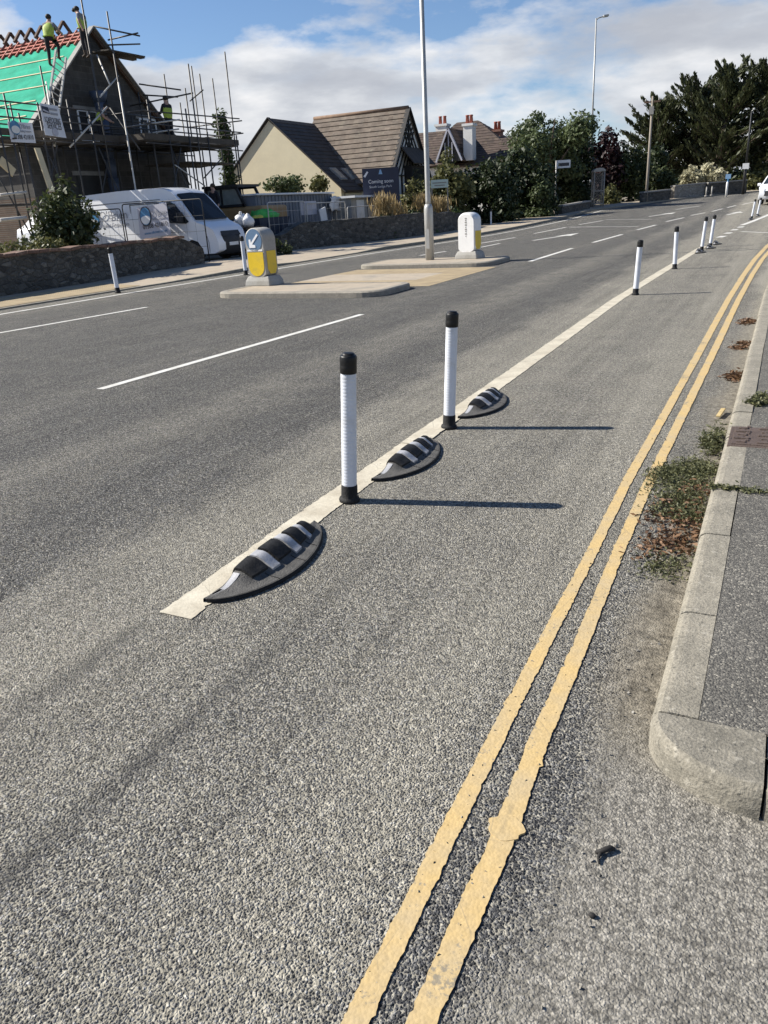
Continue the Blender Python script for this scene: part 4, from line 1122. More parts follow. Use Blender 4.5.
# the bush behind the wall and a pale car roof beside it
c = at(62, 215, X=-18.2)
tree('wall_shrub', 'bushy green shrub growing behind the stone wall beside the van', 'shrub', (-18.2, c.y, .06), (-18.2, c.y + .1, 1.45), (.85, 1.0, .95), 5200, .075, L['mid'], 26, .36, .06,
     extra=[((-18.15, c.y + .1, 2.0), (.5, .5, .5)), ((-18.1, c.y + .2, 2.4), (.22, .22, .4)), ((-18.2, c.y - .5, 1.6), (.4, .4, .4)), ((-18.2, c.y + .8, 1.75), (.3, .35, .5)), ((-18.3, c.y - .9, 1.0), (.5, .5, .5))])
c = at(22, 238, X=-17.9)
tree('low_shrub', 'low yellowish green shrub spilling along the stone wall top', 'shrub', (-17.6, c.y, .06), (-17.6, c.y, .85), (.5, 1.25, .42), 2600, .06, L['olive'], 16, .4, .04)
def make_car(name, lab, loc, rz, m):
    t = thing(name, lab, 'car', loc, rz)
    prof = [(-2.1, .35), (-2.15, .75), (-2.05, 1.0), (-1.7, 1.12), (-1.25, 1.5), (-.7, 1.6), (.3, 1.58), (.55, 1.48), (1.2, 1.05), (1.85, .92), (2.1, .75), (2.15, .5), (2.1, .28), (1.75, .26), (1.65, .5), (1.35, .66), (1.05, .5), (.95, .26), (-.95, .26), (-1.05, .5), (-1.35, .66), (-1.65, .5), (-1.75, .26)]
    def hw(x, z): return .88 - .22 * max(0, (z - .95) / .65) ** 1.2 - (.12 * max(0, (abs(x) - 1.5) / .65) ** 2)
    n = len(prof); b = MB(); vs = []
    for s in (-1, -.6, .6, 1): vs += [(x, s * hw(x, z), z + (.03 if abs(s) < 1 and z > .9 else 0)) for x, z in prof]
    b.add(vs, [(k * n + i, k * n + (i + 1) % n, (k + 1) * n + (i + 1) % n, (k + 1) * n + i) for k in range(3) for i in range(n)], True)
    b.add(vs[:n], [tuple(range(n))]); b.add(vs[3 * n:], [tuple(range(n))]); b.obj('body', m, t, bevel=.04)
    for s in (-1, 1):
        q = MB(); q.slab([(x, s * (hw(x, z) + .004), z) for x, z in ((-1.55, 1.1), (-1.2, 1.44), (-.65, 1.53), (.25, 1.51), (.5, 1.43), (1.0, 1.08))], (0, s, 0), .012); q.obj('side_window', M['glass'], t)
        q = MB(); q.box((.95, s * .98, 1.08), (.16, .2, .16)); q.obj('mirror', m, t, bevel=.04)
        q = MB(); q.slab([(2.05, s * .48, .83), (1.75, s * .80, .93), (1.9, s * .78, .72), (2.14, s * .5, .66)], (.7, s * .3, .2), .03); q.obj('headlight', M['lamp_glass'], t)
        for x in (-1.35, 1.35):
            q = MB(); q.tube([(x, s * .62, .32), (x, s * .86, .32)], .32, 20); wo = q.obj('wheel', M['tyre'], t, bevel=.03)
            q = MB(); q.tube([(x, s * .85, .32), (x, s * .872, .32)], .2, 14); q.obj('rim', M['galv'], wo)
    q = MB(); q.slab([(.60, -.62, 1.48), (.60, .62, 1.48), (1.17, .74, 1.10), (1.17, -.74, 1.10)], (.6, 0, .8), .02); q.obj('windscreen', M['glass'], t)
    q = MB(); q.slab([(2.13, -.45, .72), (2.13, .45, .72), (2.17, .5, .45), (2.17, -.5, .45)], (1, 0, .1), .02); q.obj('grille', M['black_plastic'], t)
    q = MB(); q.box((2.2, 0, .52), (.015, .5, .11)); q.obj('number_plate', M['white'], t)
    return t
cc = gp(757, 206); make_car('oncoming_car', 'white car coming towards the viewer at the right edge of the road', (cc.x + 1.05, cc.y + 2.2, zt(cc.y + 2)), R(-97), M['van_white'])
c = at(38, 210, X=-24.2)
make_car('parked_car', 'white car parked behind the green shrub, only its rounded roof showing', (-25.0, c.y + 2.3, c.z - 1.62), R(90), M['van_white'])

# ------------------------------------------------------------------ yard things behind the second wall
t = thing('site_container', 'long blue grey steel container with pale roof sheets in the yard', 'container', (-21.6, 31.8, .06))
p0 = at(243, 224, X=-20.6); p1 = at(343, 221, X=-20.6); zc = at(290, 195, X=-20.6).z - .06
b = MB(); y0, y1 = 29.6, 36.2
n = 48
for i in range(n):
    ya_, yb_ = y0 + (y1 - y0) * i / n, y0 + (y1 - y0) * (i + 1) / n; x_ = -20.6 + (.03 if i % 2 else 0)
    b.box(((x_ - 22.9) / 2, (ya_ + yb_) / 2, zc / 2 + .06), (x_ + 22.9, yb_ - ya_, zc))
b.obj('body', M['container'], t, world=True)
b = MB(); b.box((-21.7, (y0 + y1) / 2, .06 + zc + .05), (2.5, y1 - y0 + .15, .08)); b.obj('roof', M['sheet_white'], t, world=True, bevel=.02)
t = thing('site_cabin', 'pale grey site cabin with a door at the end of the blue grey container', 'cabin', (-20.3, 38.3, .08))
ca, cb_ = at(347, 224, X=-19.6), at(368, 221, X=-19.6); zc2 = at(350, 199, X=-19.6).z
b = MB(); b.box((-20.6, 37.7, zc2 / 2 + .04), (2.0, 2.7, zc2)); b.obj('body', M['conc'], t, world=True)
b = MB(); b.box((-20.5, 37.7, zc2 + .1), (2.4, 2.95, .1)); b.obj('roof', M['sheet_white'], t, world=True)
do = MB(); do.box((-19.585, 37.3, 1.0), (.03, .8, 1.85)); d_ = do.obj('door', M['white'], t, world=True)
MB().box((-19.56, 37.6, 1.0), (.03, .05, .14)).obj('handle', M['black_plastic'], d_, world=True)
# loose white sheeting hung over the container's end
c = at(334, 200, X=-20.2); b = MB(); nx_, ny_ = 8, 8; vs = []
for i in range(nx_):
    for j in range(ny_):
        vs.append((-20.25 + .06 * math.sin(i * 1.9 + j), 35.4 + i * .14 + .05 * math.sin(j * 1.3), c.z + .15 - j * .09 - .05 * math.sin(i * 1.4)))
b.add(vs, [(i * ny_ + j, i * ny_ + j + 1, (i + 1) * ny_ + j + 1, (i + 1) * ny_ + j) for i in range(nx_ - 1) for j in range(ny_ - 1)], True)
o = b.obj('plastic_sheet', M['sheet_white']); tag(o, 'crumpled white plastic sheet hung between container and cabin', 'sheet'); sm = o.modifiers.new('s', 'SOLIDIFY'); sm.thickness = .01
# skip with netting
c = gp(284, 240, .1); t = thing('skip', 'dark blue rubble skip behind the broken wall end', 'skip', (-19.9, 28.6, .06))
q0 = at(275, 217, X=-19.4); zs = q0.z - .06
b = MB(); vs = [(-.55, -.8, .1), (.55, -.8, .1), (.55, .8, .1), (-.55, .8, .1), (-.7, -1.15, zs), (.7, -1.15, zs), (.7, 1.15, zs), (-.7, 1.15, zs), (-.64, -1.08, zs), (.64, -1.08, zs), (.64, 1.08, zs), (-.64, 1.08, zs), (-.5, -.74, .14), (.5, -.74, .14), (.5, .74, .14), (-.5, .74, .14)]
b.add(vs, [(3, 2, 1, 0), (0, 1, 5, 4), (1, 2, 6, 5), (2, 3, 7, 6), (3, 0, 4, 7), (4, 5, 9, 8), (5, 6, 10, 9), (6, 7, 11, 10), (7, 4, 8, 11), (8, 9, 13, 12), (9, 10, 14, 13), (10, 11, 15, 14), (11, 8, 12, 15), (12, 13, 14, 15)])
b.obj('hopper', M['skip_blue'], t)
b = MB()
for y in (-.5, .5): b.box((.66, y, zs * .6), (.06, .1, zs * .7))
b.obj('lifting_lug', M['skip_blue'], t); t.location = (-20.0, 29.0, .06)
b = MB(); b.ball((-20, 29.2, zs + .1), (.5, .75, .26), 14, 8); o = b.obj('netting_heap', M['net_green']); tag(o, 'bright green netting heaped on top of the blue skip', 'netting')
for v in o.data.vertices: v.co += Vector((random.uniform(-.09, .09), random.uniform(-.12, .12), random.uniform(-.1, .1)))
b = MB(); b.ball((-19.75, 28.35, zs + .03), (.25, .3, .14), 10, 6); o = b.obj('sack', M['bag_yellow']); tag(o, 'yellow sack lying on the blue skip beside green netting', 'sack')
for v in o.data.vertices: v.co += Vector((random.uniform(-.03, .03), random.uniform(-.05, .05), random.uniform(-.04, .04)))
for px, py, s, lab in ((241, 221, .26, 'left white rubble sack in front of the white van'), (248, 222, .24, 'right white rubble sack in front of the white van')):
    c = at(px, py, Y=25.6); b = MB(); b.ball((c.x, c.y, c.z), (s, s, s * .95), 11, 8); b.tube([(c.x, c.y, c.z + s * .7), (c.x + .03, c.y, c.z + s * 1.2)], [.1, .05], 7); o = b.obj('rubble_sack', M['sheet_white']); tag(o, lab, 'sack', 'white rubble sacks')
    for v in o.data.vertices: v.co += Vector((random.uniform(-.04, .04), random.uniform(-.04, .04), random.uniform(-.04, .04)))
# pallet stack carrying the sacks
c = at(245, 232, Y=25.6); t = thing('pallet_stack', 'stack of timber pallets under the white rubble sacks', 'pallets', (c.x, 25.6, .06))
zz0 = at(245, 226, Y=25.6).z - .06; b = MB(); k_ = max(2, int(zz0 / .16))
for i in range(k_):
    z = .08 + i * (zz0 / k_)
    for j in range(5): b.box((0, -.44 + j * .22, z + .05), (1.1, .14, .025))
    for j in (-.45, 0, .45): b.box((j, 0, z), (.09, 1.0, .07))
b.obj('slats', M['plank'], t)
# excavator
pe = at(236, 214, Y=30.); t = thing('excavator', 'tan and black excavator with glazed cab behind the white van', 'excavator', (pe.x, 30, .06))
ex = pe.x; zb = at(238, 222, Y=30).z; ztp = at(238, 207, Y=30).z
b = MB(); b.box((ex + .25, 30.3, (zb + ztp) / 2), (3.3, 2.0, ztp - zb)); b.obj('engine_cover', M['digger_tan'], t, world=True, bevel=.12)
b = MB(); b.box((ex + .25, 30.3, zb * .75), (3.2, 1.9, .3)); b.obj('turntable', M['digger_black'], t, world=True)
for s in (-1, 1): 
    b = MB(); b.tube([(ex - 1.5, 30.3 + s * .9 - .22, .5), (ex - 1.5, 30.3 + s * .9 + .22, .5)], .42, 14); b.tube([(ex + 1.8, 30.3 + s * .9 - .22, .5), (ex + 1.8, 30.3 + s * .9 + .22, .5)], .42, 14); b.box((ex + .15, 30.3 + s * .9, .5), (3.3, .44, .8)); b.obj('track', M['digger_black'], t, world=True)
zr = at(228, 188, Y=29.6).z; xl, xr_ = at(209, 195, Y=29.6).x, at(247, 195, Y=29.6).x; xm = xl + (xr_ - xl) * .82
cb_ = MB()
for y in (29.35, 30.75):
    cb_.bar((xl, y, ztp), (xl + .1, y, zr), .1, .1); cb_.bar((xr_, y, ztp), (xm, y, zr), .1, .1); cb_.bar((xl + .05, y, zr), (xm, y, zr), .1, .12); cb_.bar((xl, y, ztp + .05), (xr_, y, ztp + .05), .1, .1)
    cb_.bar((xl + (xm - xl) * .52, y, ztp), (xl + (xm - xl) * .52, y, zr), .08, .08)
cb_.box(((xl + xm) / 2 + .05, 30.05, zr + .06), (xm - xl + .25, 1.6, .1))
cab = cb_.obj('cab', M['digger_black'], t, world=True)
g_ = MB(); g_.slab([(xl + .05, 29.36, ztp + .1), (xr_ - .08, 29.36, ztp + .1), (xm - .05, 29.36, zr - .06), (xl + .12, 29.36, zr - .06)], (0, 1, 0), .02); g_.obj('cab_glass', M['glass_pale'], cab, world=True)
b = MB(); b.bar((ex - 1.3, 31.2, ztp - .5), (ex - 3.0, 31.2, ztp - .25), .3, .35); b.bar((ex - 3.0, 31.2, ztp - .2), (ex - 3.8, 31.2, .6), .25, .3); b.obj('boom', M['digger_tan'], t, world=True)
# fence frames and boards along the second wall
def hoop(lab, p0, p1, X, ybot):
    a = at(p0[0], ybot, X=X); tl = at(p0[0], p0[1], X=X); tr = at(p1[0], p1[1], X=X)
    fence_panel(lab, (X, tl.y, .1), (X, tr.y, .1), (tl.z + tr.z) / 2 - .1, M['tube_pale'], 'pale fence panels by the skip and second wall', wires=8)
hoop('pale fence panel with rounded corner beside the blue skip', (267, 201), (304, 202.5), -18.75, 227)
hoop('pale fence panel in front of the blue grey container', (306, 202), (345, 203), -18.75, 227)
hoop('pale fence panel below the Coming soon board', (347, 205), (400, 206), -18.5, 227)
c = at(324, 217, X=-18.6); b = MB(); b.box((0, 0, 0), (.04, .55, .75)); o = b.obj('white_board', M['sheet_white']); o.location = (-18.62, c.y, c.z); o.rotation_euler = (R(12), 0, 0); tag(o, 'small white board leaning behind the second stone wall', 'board')
c = at(307, 208, X=-18.9); b = MB(); b.box((0, 0, 0), (.03, 1.3, .55)); o = b.obj('grey_sheet', M['banner_grey']); o.location = (-18.82, c.y, c.z); tag(o, 'pale grey sheet hung on the fence beside green netting', 'sheet')

# Coming soon board
X_ = -18.9; c = at(381, 184, X=X_); t = thing('site_board', 'navy Coming soon board on two posts behind the stone wall', 'sign board', (c.x, c.y, .1))
rv = Vector((math.cos(R(26)), math.sin(R(26)), 0)); nv = Vector((rv.y, -rv.x, 0))
wpx = np.linalg.norm(np.array(at(399, 171, X=X_) - at(363, 173, X=X_))); 
dist = (Vector((c.x, c.y, 0))).length; wd = 36 / 828 * dist * 1.0; hd = 34 / 828 * dist
ct = Vector((c.x, c.y, c.z - .12)); b = MB(); M3 = Matrix((rv, -nv, Vector((0, 0, 1)))).transposed()
b.box(ct, (wd, .06, hd), M=M3); b.obj('board', M['navy'], t, world=True)
for s in (-.42, .46):
    b = MB(); p = ct + rv * wd * s - nv * .08; b.box((p.x, p.y, (ct.z + hd * .45) / 2), (.1, .1, ct.z + hd * .45), M=M3); b.obj('post', M['digger_black'], t, world=True)
f_ = nv * .035
text('lettering', 'Coming soon', .25, ct + f_ + Vector((0, 0, hd * .14)), rv, (0, 0, 1), M['text_white'], t, width=wd * .68)
text('lettering', 'South Lodge Park', .16, ct + f_ + Vector((0, 0, -hd * .0)) + rv * -.02, rv, (0, 0, 1), M['banner_white'], t, width=wd * .62)
text('lettering', '01308 421810', .16, ct + f_ + Vector((0, 0, -hd * .24)) + rv * -.04, rv, (0, 0, 1), M['banner_white'], t, width=wd * .42)
b = MB(); o_ = ct + f_ + Vector((0, 0, hd * .33)); b.slab([o_ + rv * -.10, o_ + rv * .10, o_ + rv * .03 + Vector((0, 0, .22)), o_ + rv * -.03 + Vector((0, 0, .22))], nv, .01); b.obj('tower_emblem', M['sign_pale_blue'], t, world=True)
b = MB(); o_ = ct + f_ + rv * (-wd * .40) + Vector((0, 0, hd * .35)); b.slab([o_ + rv * -.13 + Vector((0, 0, -.10)), o_ + rv * -.05 + Vector((0, 0, -.16)), o_ + rv * .13 + Vector((0, 0, .08)), o_ + rv * .07 + Vector((0, 0, .14))], nv, .01); b.obj('corner_flash', M['banner_white'], t, world=True)

# street name plate and bus stop flag
def plate(name, lab, cat, pts, X, m, postm, gy=.1, lines=0, body=None):
    (x0, y0), (x1, y1) = pts; a = at((x0 + x1) / 2, (y0 + y1) / 2, X=X); dist = math.hypot(a.x, a.y)
    w_, h_ = (x1 - x0) / 828 * dist, abs(y1 - y0) / 828 * dist
    ang = math.atan2(a.x, a.y); rv = Vector((math.cos(ang), -math.sin(ang), 0)); nv = Vector((rv.y, -rv.x, 0)); M3 = Matrix((rv, -nv, Vector((0, 0, 1)))).transposed()
    t = thing(name, lab, cat, (a.x, a.y, gy + zt(a.y)))
    b = MB(); b.box(a, (w_, .05, h_), M=M3); b.obj('plate', m, t, world=True)
    return t, a, rv, nv, w_, h_, M3
t, a, rv, nv, w_, h_, M3 = plate('name_sign', 'pale green name sign on posts beside the tall lamp post', 'sign', ((431, 180), (448, 187.5)), -16.6, M['sign_green'], None)
for s in (-.46, .46): p = a + rv * w_ * s - nv * .05; b = MB(); b.box((p.x, p.y, a.z / 2 + h_ * .22), (.06, .06, a.z + h_ * .44), M=M3); b.obj('post', M['fascia'], t, world=True)
for s, k in ((.12, .8), (-.2, .6)): b = MB(); b.box(a + nv * .03 + Vector((0, 0, h_ * s)), (w_ * k, .01, h_ * .13), M=M3); b.obj('faded_line', M['fascia'], t, world=True)
t, a, rv, nv, w_, h_, M3 = plate('bus_stop_sign', 'white bus stop flag sign on a thin pole before the dark hedge', 'sign', ((557.5, 160.5), (570, 167.5)), -13.2, M['sign_white'], None)
b = MB(); p = a - rv * w_ * .56; b.tube([(p.x, p.y, zt(a.y)), (p.x, p.y, a.z + h_ * .5)], .045, 7); b.obj('pole', M['galv'], t, world=True)
b = MB(); b.box(a + nv * .03 + Vector((0, 0, -h_ * .05)), (w_ * .8, .01, h_ * .4), M=M3); b.obj('name_band', M['text_dark'], t, world=True)
t, a, rv, nv, w_, h_, M3 = plate('road_sign', 'small pale blue sign on a dark post under the cypress trees', 'sign', ((726, 174.5), (730.5, 178.5)), -4.3, M['sign_pale_blue'], None)
b = MB(); b.tube([(a.x, a.y + .08, zt(a.y)), (a.x, a.y + .08, a.z)], .06, 7); b.obj('pole', M['logo_blue'], t, world=True)
b = MB(); b.lathe([(.08, 0), (.075, 1.0), (.04, 1.05)], 10, (a.x, a.y - .2, zt(a.y))); b.obj('white_marker', M['white'], t, world=True)
for i, (px, py, lab) in enumerate(((706, 196, 'left of two tiny white posts at the distant kerb by the garden wall'), (711.5, 195.3, 'right of two tiny white posts at the distant kerb by the garden wall'))):
    c = gp(px, py, .1); t = thing('marker_post', lab, 'post', c, 0, 'tiny white posts at the distant kerb')
    rod('post', M['conc'], t, [(.05, -.05), (.05, .62)], 8); rod('foot', M['fascia'], t, [(.12, -.05), (.11, .05)], 8); rod('top', M['fascia'], t, [(.052, .61), (.04, .66)], 8)

# bus shelter
c = gp(597, 207, .1); zs = at(597, 168.5, Y=c.y).z - c.z
t = thing('bus_shelter', 'small glazed bus shelter with curved roof beside the lamp post', 'bus shelter', c)
ang = R(20); w2, d2 = .34, .5
def rt(x, y, z): return (x * math.cos(ang) - y * math.sin(ang), x * math.sin(ang) + y * math.cos(ang), z)
for sx_ in (-1, 1):
    for sy_ in (-1, 1):
        b = MB(); b.tube([rt(sx_ * w2, sy_ * d2, 0), rt(sx_ * w2, sy_ * d2, zs - .2)], .05, 6); b.obj('post', M['fascia'], t)
b = MB(); n = 8; vs = []
for i in range(n + 1):
    a = math.pi * i / n; vs += [rt(-w2 * 1.25 * math.cos(a), -d2 * 1.2, zs - .22 + .24 * math.sin(a)), rt(-w2 * 1.25 * math.cos(a), d2 * 1.2, zs - .22 + .24 * math.sin(a))]
b.add(vs, [(2 * i, 2 * i + 1, 2 * i + 3, 2 * i + 2) for i in range(n)], True); b.add(vs, [tuple(range(0, 2 * n + 2, 2)), tuple(range(1, 2 * n + 2, 2))]); b.obj('roof', M['conc'], t)
for k, (pa, pb) in enumerate((((-w2, -d2), (w2, -d2)), ((w2, -d2), (w2, d2)), ((-w2, d2), (w2, d2)))):
    b = MB(); b.slab([rt(*pa, .25), rt(*pb, .25), rt(*pb, zs - .3), rt(*pa, zs - .3)], (.02, .02, 0), .02); b.obj('glass_panel', M['clear_glass'], t)
    b = MB(); b.bar(rt(*pa, 1.05), rt(*pb, 1.05), .06, .06); b.bar(rt(*pa, .22), rt(*pb, .22), .06, .06); b.obj('rail', M['fascia'], t)
# ------------------------------------------------------------------ people
def person(name, lab, loc, rz, J, group=None, vest=True, hat=False, hair=M['hair_dark'], top=M['shirt_grey'], legs=M['clothes_dark'], arms_bare=True):
    """one continuous skinned body from a posed skeleton; J holds the joints"""
    t = thing(name, lab, 'person', loc, rz, group)
    base = dict(pel=(0, 0, .95), sp=(0, 0, 1.12), ch=(0, 0, 1.32), nk=(0, .01, 1.5), hd=(0, .03, 1.63), tp=(0, .03, 1.74), nose=(0, .125, 1.62),
                hl=(-.1, 0, .9), kl=(-.11, .03, .5), al=(-.11, 0, .09), tl=(-.12, .16, .04), hr=(.1, 0, .9), kr=(.11, .03, .5), ar=(.11, 0, .09), tr=(.12, .16, .04),
                sl=(-.19, 0, 1.41), el=(-.27, -.02, 1.13), wl=(-.27, .1, .89), ml=(-.27, .13, .80), sr=(.19, 0, 1.41), er=(.27, -.02, 1.13), wr=(.27, .1, .89), mr=(.27, .13, .80))
    base.update(J)
    rad = dict(pel=.15, sp=.14, ch=.16, nk=.06, hd=.10, tp=.06, nose=.018, hl=.10, kl=.07, al=.05, tl=.04, hr=.10, kr=.07, ar=.05, tr=.04, sl=.07, el=.05, wl=.036, ml=.04, sr=.07, er=.05, wr=.036, mr=.04)
    keys = list(base); idx = {k: i for i, k in enumerate(keys)}
    edges = [('pel', 'sp'), ('sp', 'ch'), ('ch', 'nk'), ('nk', 'hd'), ('hd', 'tp'), ('hd', 'nose'), ('pel', 'hl'), ('hl', 'kl'), ('kl', 'al'), ('al', 'tl'), ('pel', 'hr'), ('hr', 'kr'), ('kr', 'ar'), ('ar', 'tr'),
             ('ch', 'sl'), ('sl', 'el'), ('el', 'wl'), ('wl', 'ml'), ('ch', 'sr'), ('sr', 'er'), ('er', 'wr'), ('wr', 'mr')]
    def skin(keys2, edges2, rad2, nm, sub=2):
        ix = {k: i for i, k in enumerate(keys2)}
        me = bpy.data.meshes.new(nm); me.from_pydata([base[k] for k in keys2], [(ix[a], ix[b]) for a, b in edges2], []); me.update()
        o = bpy.data.objects.new(nm, me); COL.objects.link(o)
        o.modifiers.new('k', 'SKIN').use_smooth_shade = True
        for k in keys2: o.data.skin_vertices[0].data[ix[k]].radius = (rad2[k] * (1.15 if k in ('ch', 'sp', 'pel') else 1), rad2[k] * (.85 if k in ('ch', 'sp', 'pel') else 1))
        o.data.skin_vertices[0].data[0].use_root = True
        o.modifiers.new('s', 'SUBSURF').levels = sub
        bpy.context.view_layer.update()
        m2 = bpy.data.meshes.new_from_object(o.evaluated_get(bpy.context.evaluated_depsgraph_get()))
        bpy.data.objects.remove(o); r = bpy.data.objects.new(nm, m2); COL.objects.link(r); r.parent = t; return r
    body = skin(keys, edges, rad, 'body')
    me = body.data; me.materials.clear()
    for m in (legs, top, M['skin'], M['boot']): me.materials.append(m)
    zone = dict(pel=0, hl=0, hr=0, kl=0, kr=0, al=3, ar=3, tl=3, tr=3, sp=1, ch=1, sl=1, sr=1, nk=2, hd=2, tp=2, nose=2, el=2 if arms_bare else 1, er=2 if arms_bare else 1, wl=2, wr=2, ml=2, mr=2)
    pts = []
    for a, b in edges:
        for f in (0, .25, .5, .75, 1): pts.append((Vector(base[a]).lerp(Vector(base[b]), f), zone[a] if f < .55 else zone[b]))
    for p in me.polygons:
        c = p.center; p.material_index = min(pts, key=lambda q: (q[0] - c).length_squared)[1]; p.use_smooth = True
    if vest:
        v = skin(['sp', 'ch', 'pel', 'sl', 'sr'], [('pel', 'sp'), ('sp', 'ch'), ('ch', 'sl'), ('ch', 'sr')], dict(sp=.165, ch=.185, pel=.165, sl=.09, sr=.09), 'safety_vest'); v.data.materials.clear(); v.data.materials.append(M['hivis'])
        for p in v.data.polygons: p.use_smooth = True
        up_ = (Vector(base['ch']) - Vector(base['sp'])).normalized()
    h = MB(); hp = Vector(base['hd']).lerp(Vector(base['tp']), .45); h.ball((hp.x, hp.y - .02, hp.z + .01), (.105, .115, .095), 12, 8)
    if hat: h.tube([(hp.x, hp.y + .08, hp.z - .01), (hp.x, hp.y + .17, hp.z - .03)], [.08, .05], 8)
    h.obj('cap' if hat else 'hair', hair, t)
    return t
WG = 'workers on the building site'
pf = at(54, 66, X=-25.25)
person('person', 'worker in yellow green vest climbing the ladder on the green roof', (pf.x, pf.y, pf.z), R(20),
       dict(pel=(0, .0, .92), sp=(0, .06, 1.07), ch=(.02, .14, 1.26), nk=(.02, .2, 1.43), hd=(.02, .24, 1.56), tp=(.02, .24, 1.67), nose=(.04, .335, 1.55), hr=(.1, .02, .9), kr=(.14, .36, .72), ar=(.13, .24, .30), tr=(.13, .38, .26),
            hl=(-.1, 0, .88), kl=(-.12, .04, .46), al=(-.12, -.06, .07), tl=(-.12, .08, .03), sl=(-.17, .12, 1.35), sr=(.21, .14, 1.35), el=(-.2, .34, 1.18), wl=(-.12, .56, 1.16), ml=(-.1, .64, 1.16), er=(.28, .36, 1.16), wr=(.24, .6, 1.14), mr=(.22, .68, 1.15)), WG)
pf = at(88, 58, X=-25.1)
person('person', 'worker in cap standing at the roof apex beside the scaffold pole', (pf.x, pf.y, pf.z), R(95),
       dict(ch=(0, .04, 1.32), nk=(0, .09, 1.49), hd=(0, .16, 1.60), tp=(0, .19, 1.70), nose=(0, .255, 1.56), er=(.25, .14, 1.18), wr=(.2, .36, 1.08), mr=(.18, .44, 1.06), el=(-.27, -.10, 1.15), wl=(-.26, -.2, .92), ml=(-.26, -.2, .83)), WG, hat=True)
pf = at(172, 144.5, X=-22.9); PW = pf.copy()
person('person', 'worker in yellow green vest standing on the right hand scaffold platform', (pf.x, pf.y, pf.z), R(80),
       dict(ch=(0, .03, 1.32), el=(-.26, .1, 1.14), wl=(-.2, .34, 1.16), ml=(-.18, .42, 1.18), er=(.26, .08, 1.14), wr=(.22, .32, 1.1), mr=(.2, .4, 1.1)), WG, top=M['clothes_dark'], arms_bare=False)
pf = at(103, 148, X=-24.6)
person('person', 'worker in yellow vest half hidden in shade on the scaffold by the blue chute', (pf.x, pf.y, pf.z), R(-60),
       dict(ch=(0, .2, 1.2), sp=(0, .08, 1.08), nk=(0, .3, 1.34), hd=(0, .38, 1.43), tp=(0, .44, 1.52), nose=(0, .47, 1.38), sl=(-.19, .2, 1.3), sr=(.19, .2, 1.3), el=(-.25, .3, 1.05), wl=(-.2, .48, .92), ml=(-.18, .55, .88), er=(.25, .3, 1.05), wr=(.2, .48, .92), mr=(.18, .55, .88)), WG)
pf = at(217.5, 223, Y=27.6)
ph = at(217, 184, Y=27.6)
person('person', 'brown haired man in dark jacket standing behind the van bonnet', (pf.x, 27.6, ph.z - 1.74), R(170), dict(er=(.26, .05, 1.14), wr=(.12, .25, 1.18), mr=(.05, .28, 1.2)), None, vest=False, hair=M['boot'], top=M['clothes_dark'], arms_bare=False)

# ------------------------------------------------------------------ building under construction
def roof(name, e0, e1, r0, r1, m, parent, course=.33, step=.03, th=.1, label=None):
    """a pitched roof face laid in stepped courses from eave e0-e1 to ridge r0-r1"""
    e0, e1, r0, r1 = map(Vector, (e0, e1, r0, r1))
    nrm = (e1 - e0).cross(r0 - e0)
    if nrm.length < 1e-6: nrm = (e1 - e0).cross(r1 - e1)
    nrm.normalize()
    if nrm.z < 0: nrm = -nrm
    n = max(1, int((r0.lerp(r1, .5) - e0.lerp(e1, .5)).length / course)); b = MB()
    for i in range(n):
        a, c = i / n, (i + 1) / n
        l0, l1 = e0.lerp(r0, a), e1.lerp(r1, a); h0, h1 = e0.lerp(r0, c), e1.lerp(r1, c)
        b.add([l0, l1, l0 + nrm * step, l1 + nrm * step, h0 + nrm * .004, h1 + nrm * .004], [(0, 1, 3, 2), (2, 3, 5, 4), (0, 2, 4), (1, 5, 3)])
    d = nrm * -th
    b.add([e0, e1, r1, r0, e0 + d, e1 + d, r1 + d, r0 + d], [(4, 5, 6, 7), (0, 4, 5, 1), (1, 5, 6, 2), (0, 3, 7, 4), (2, 6, 7, 3)])
    return b.obj(name, m, parent, world=True, label=label)

GX = -26.0
A = thing('half_built_house', 'half built grey block house under a green roof membrane', 'house', (-32, 27, .06))
apex = at(88, 27, X=GX); apex.z -= .05; AY, AZ = apex.y, apex.z
sl_ = .93
EYl = AY - 4.6; EZ = AZ - 4.6 * sl_; EYr = AY + 3.6; EZr = AZ - 3.6 * sl_
b = MB(); b.slab([(GX, EYl + .35, .06), (GX, AY + 4.9, .06), (GX, AY + 4.9, EZr - .45), (GX, EYr, EZr), (GX, AY, AZ - .15), (GX, EYl + .35, EZ + .2)], (-1, 0, 0), .3)
b.obj('gable_wall', M['blocks'], A, world=True)
b = MB(); b.box(((GX - 42) / 2 - .16, EYl + .5, EZ / 2 + 1.3), (42 + GX + -.02 if False else 15.7, .3, EZ - 2.6)); b.obj('side_wall', M['blocks'], A, world=True)
b = MB(); b.box((-34, EYl + .48, 1.33), (15.9, .32, 2.54)); b.obj('lower_wall', M['brown_brick'], A, world=True)
b = MB(); b.box(((GX - 7) , AY + 4.75, (EZr - .5) / 2 + .03), (13.6, .3, EZr - .56)); b.obj('far_wall', M['blocks'], A, world=True)
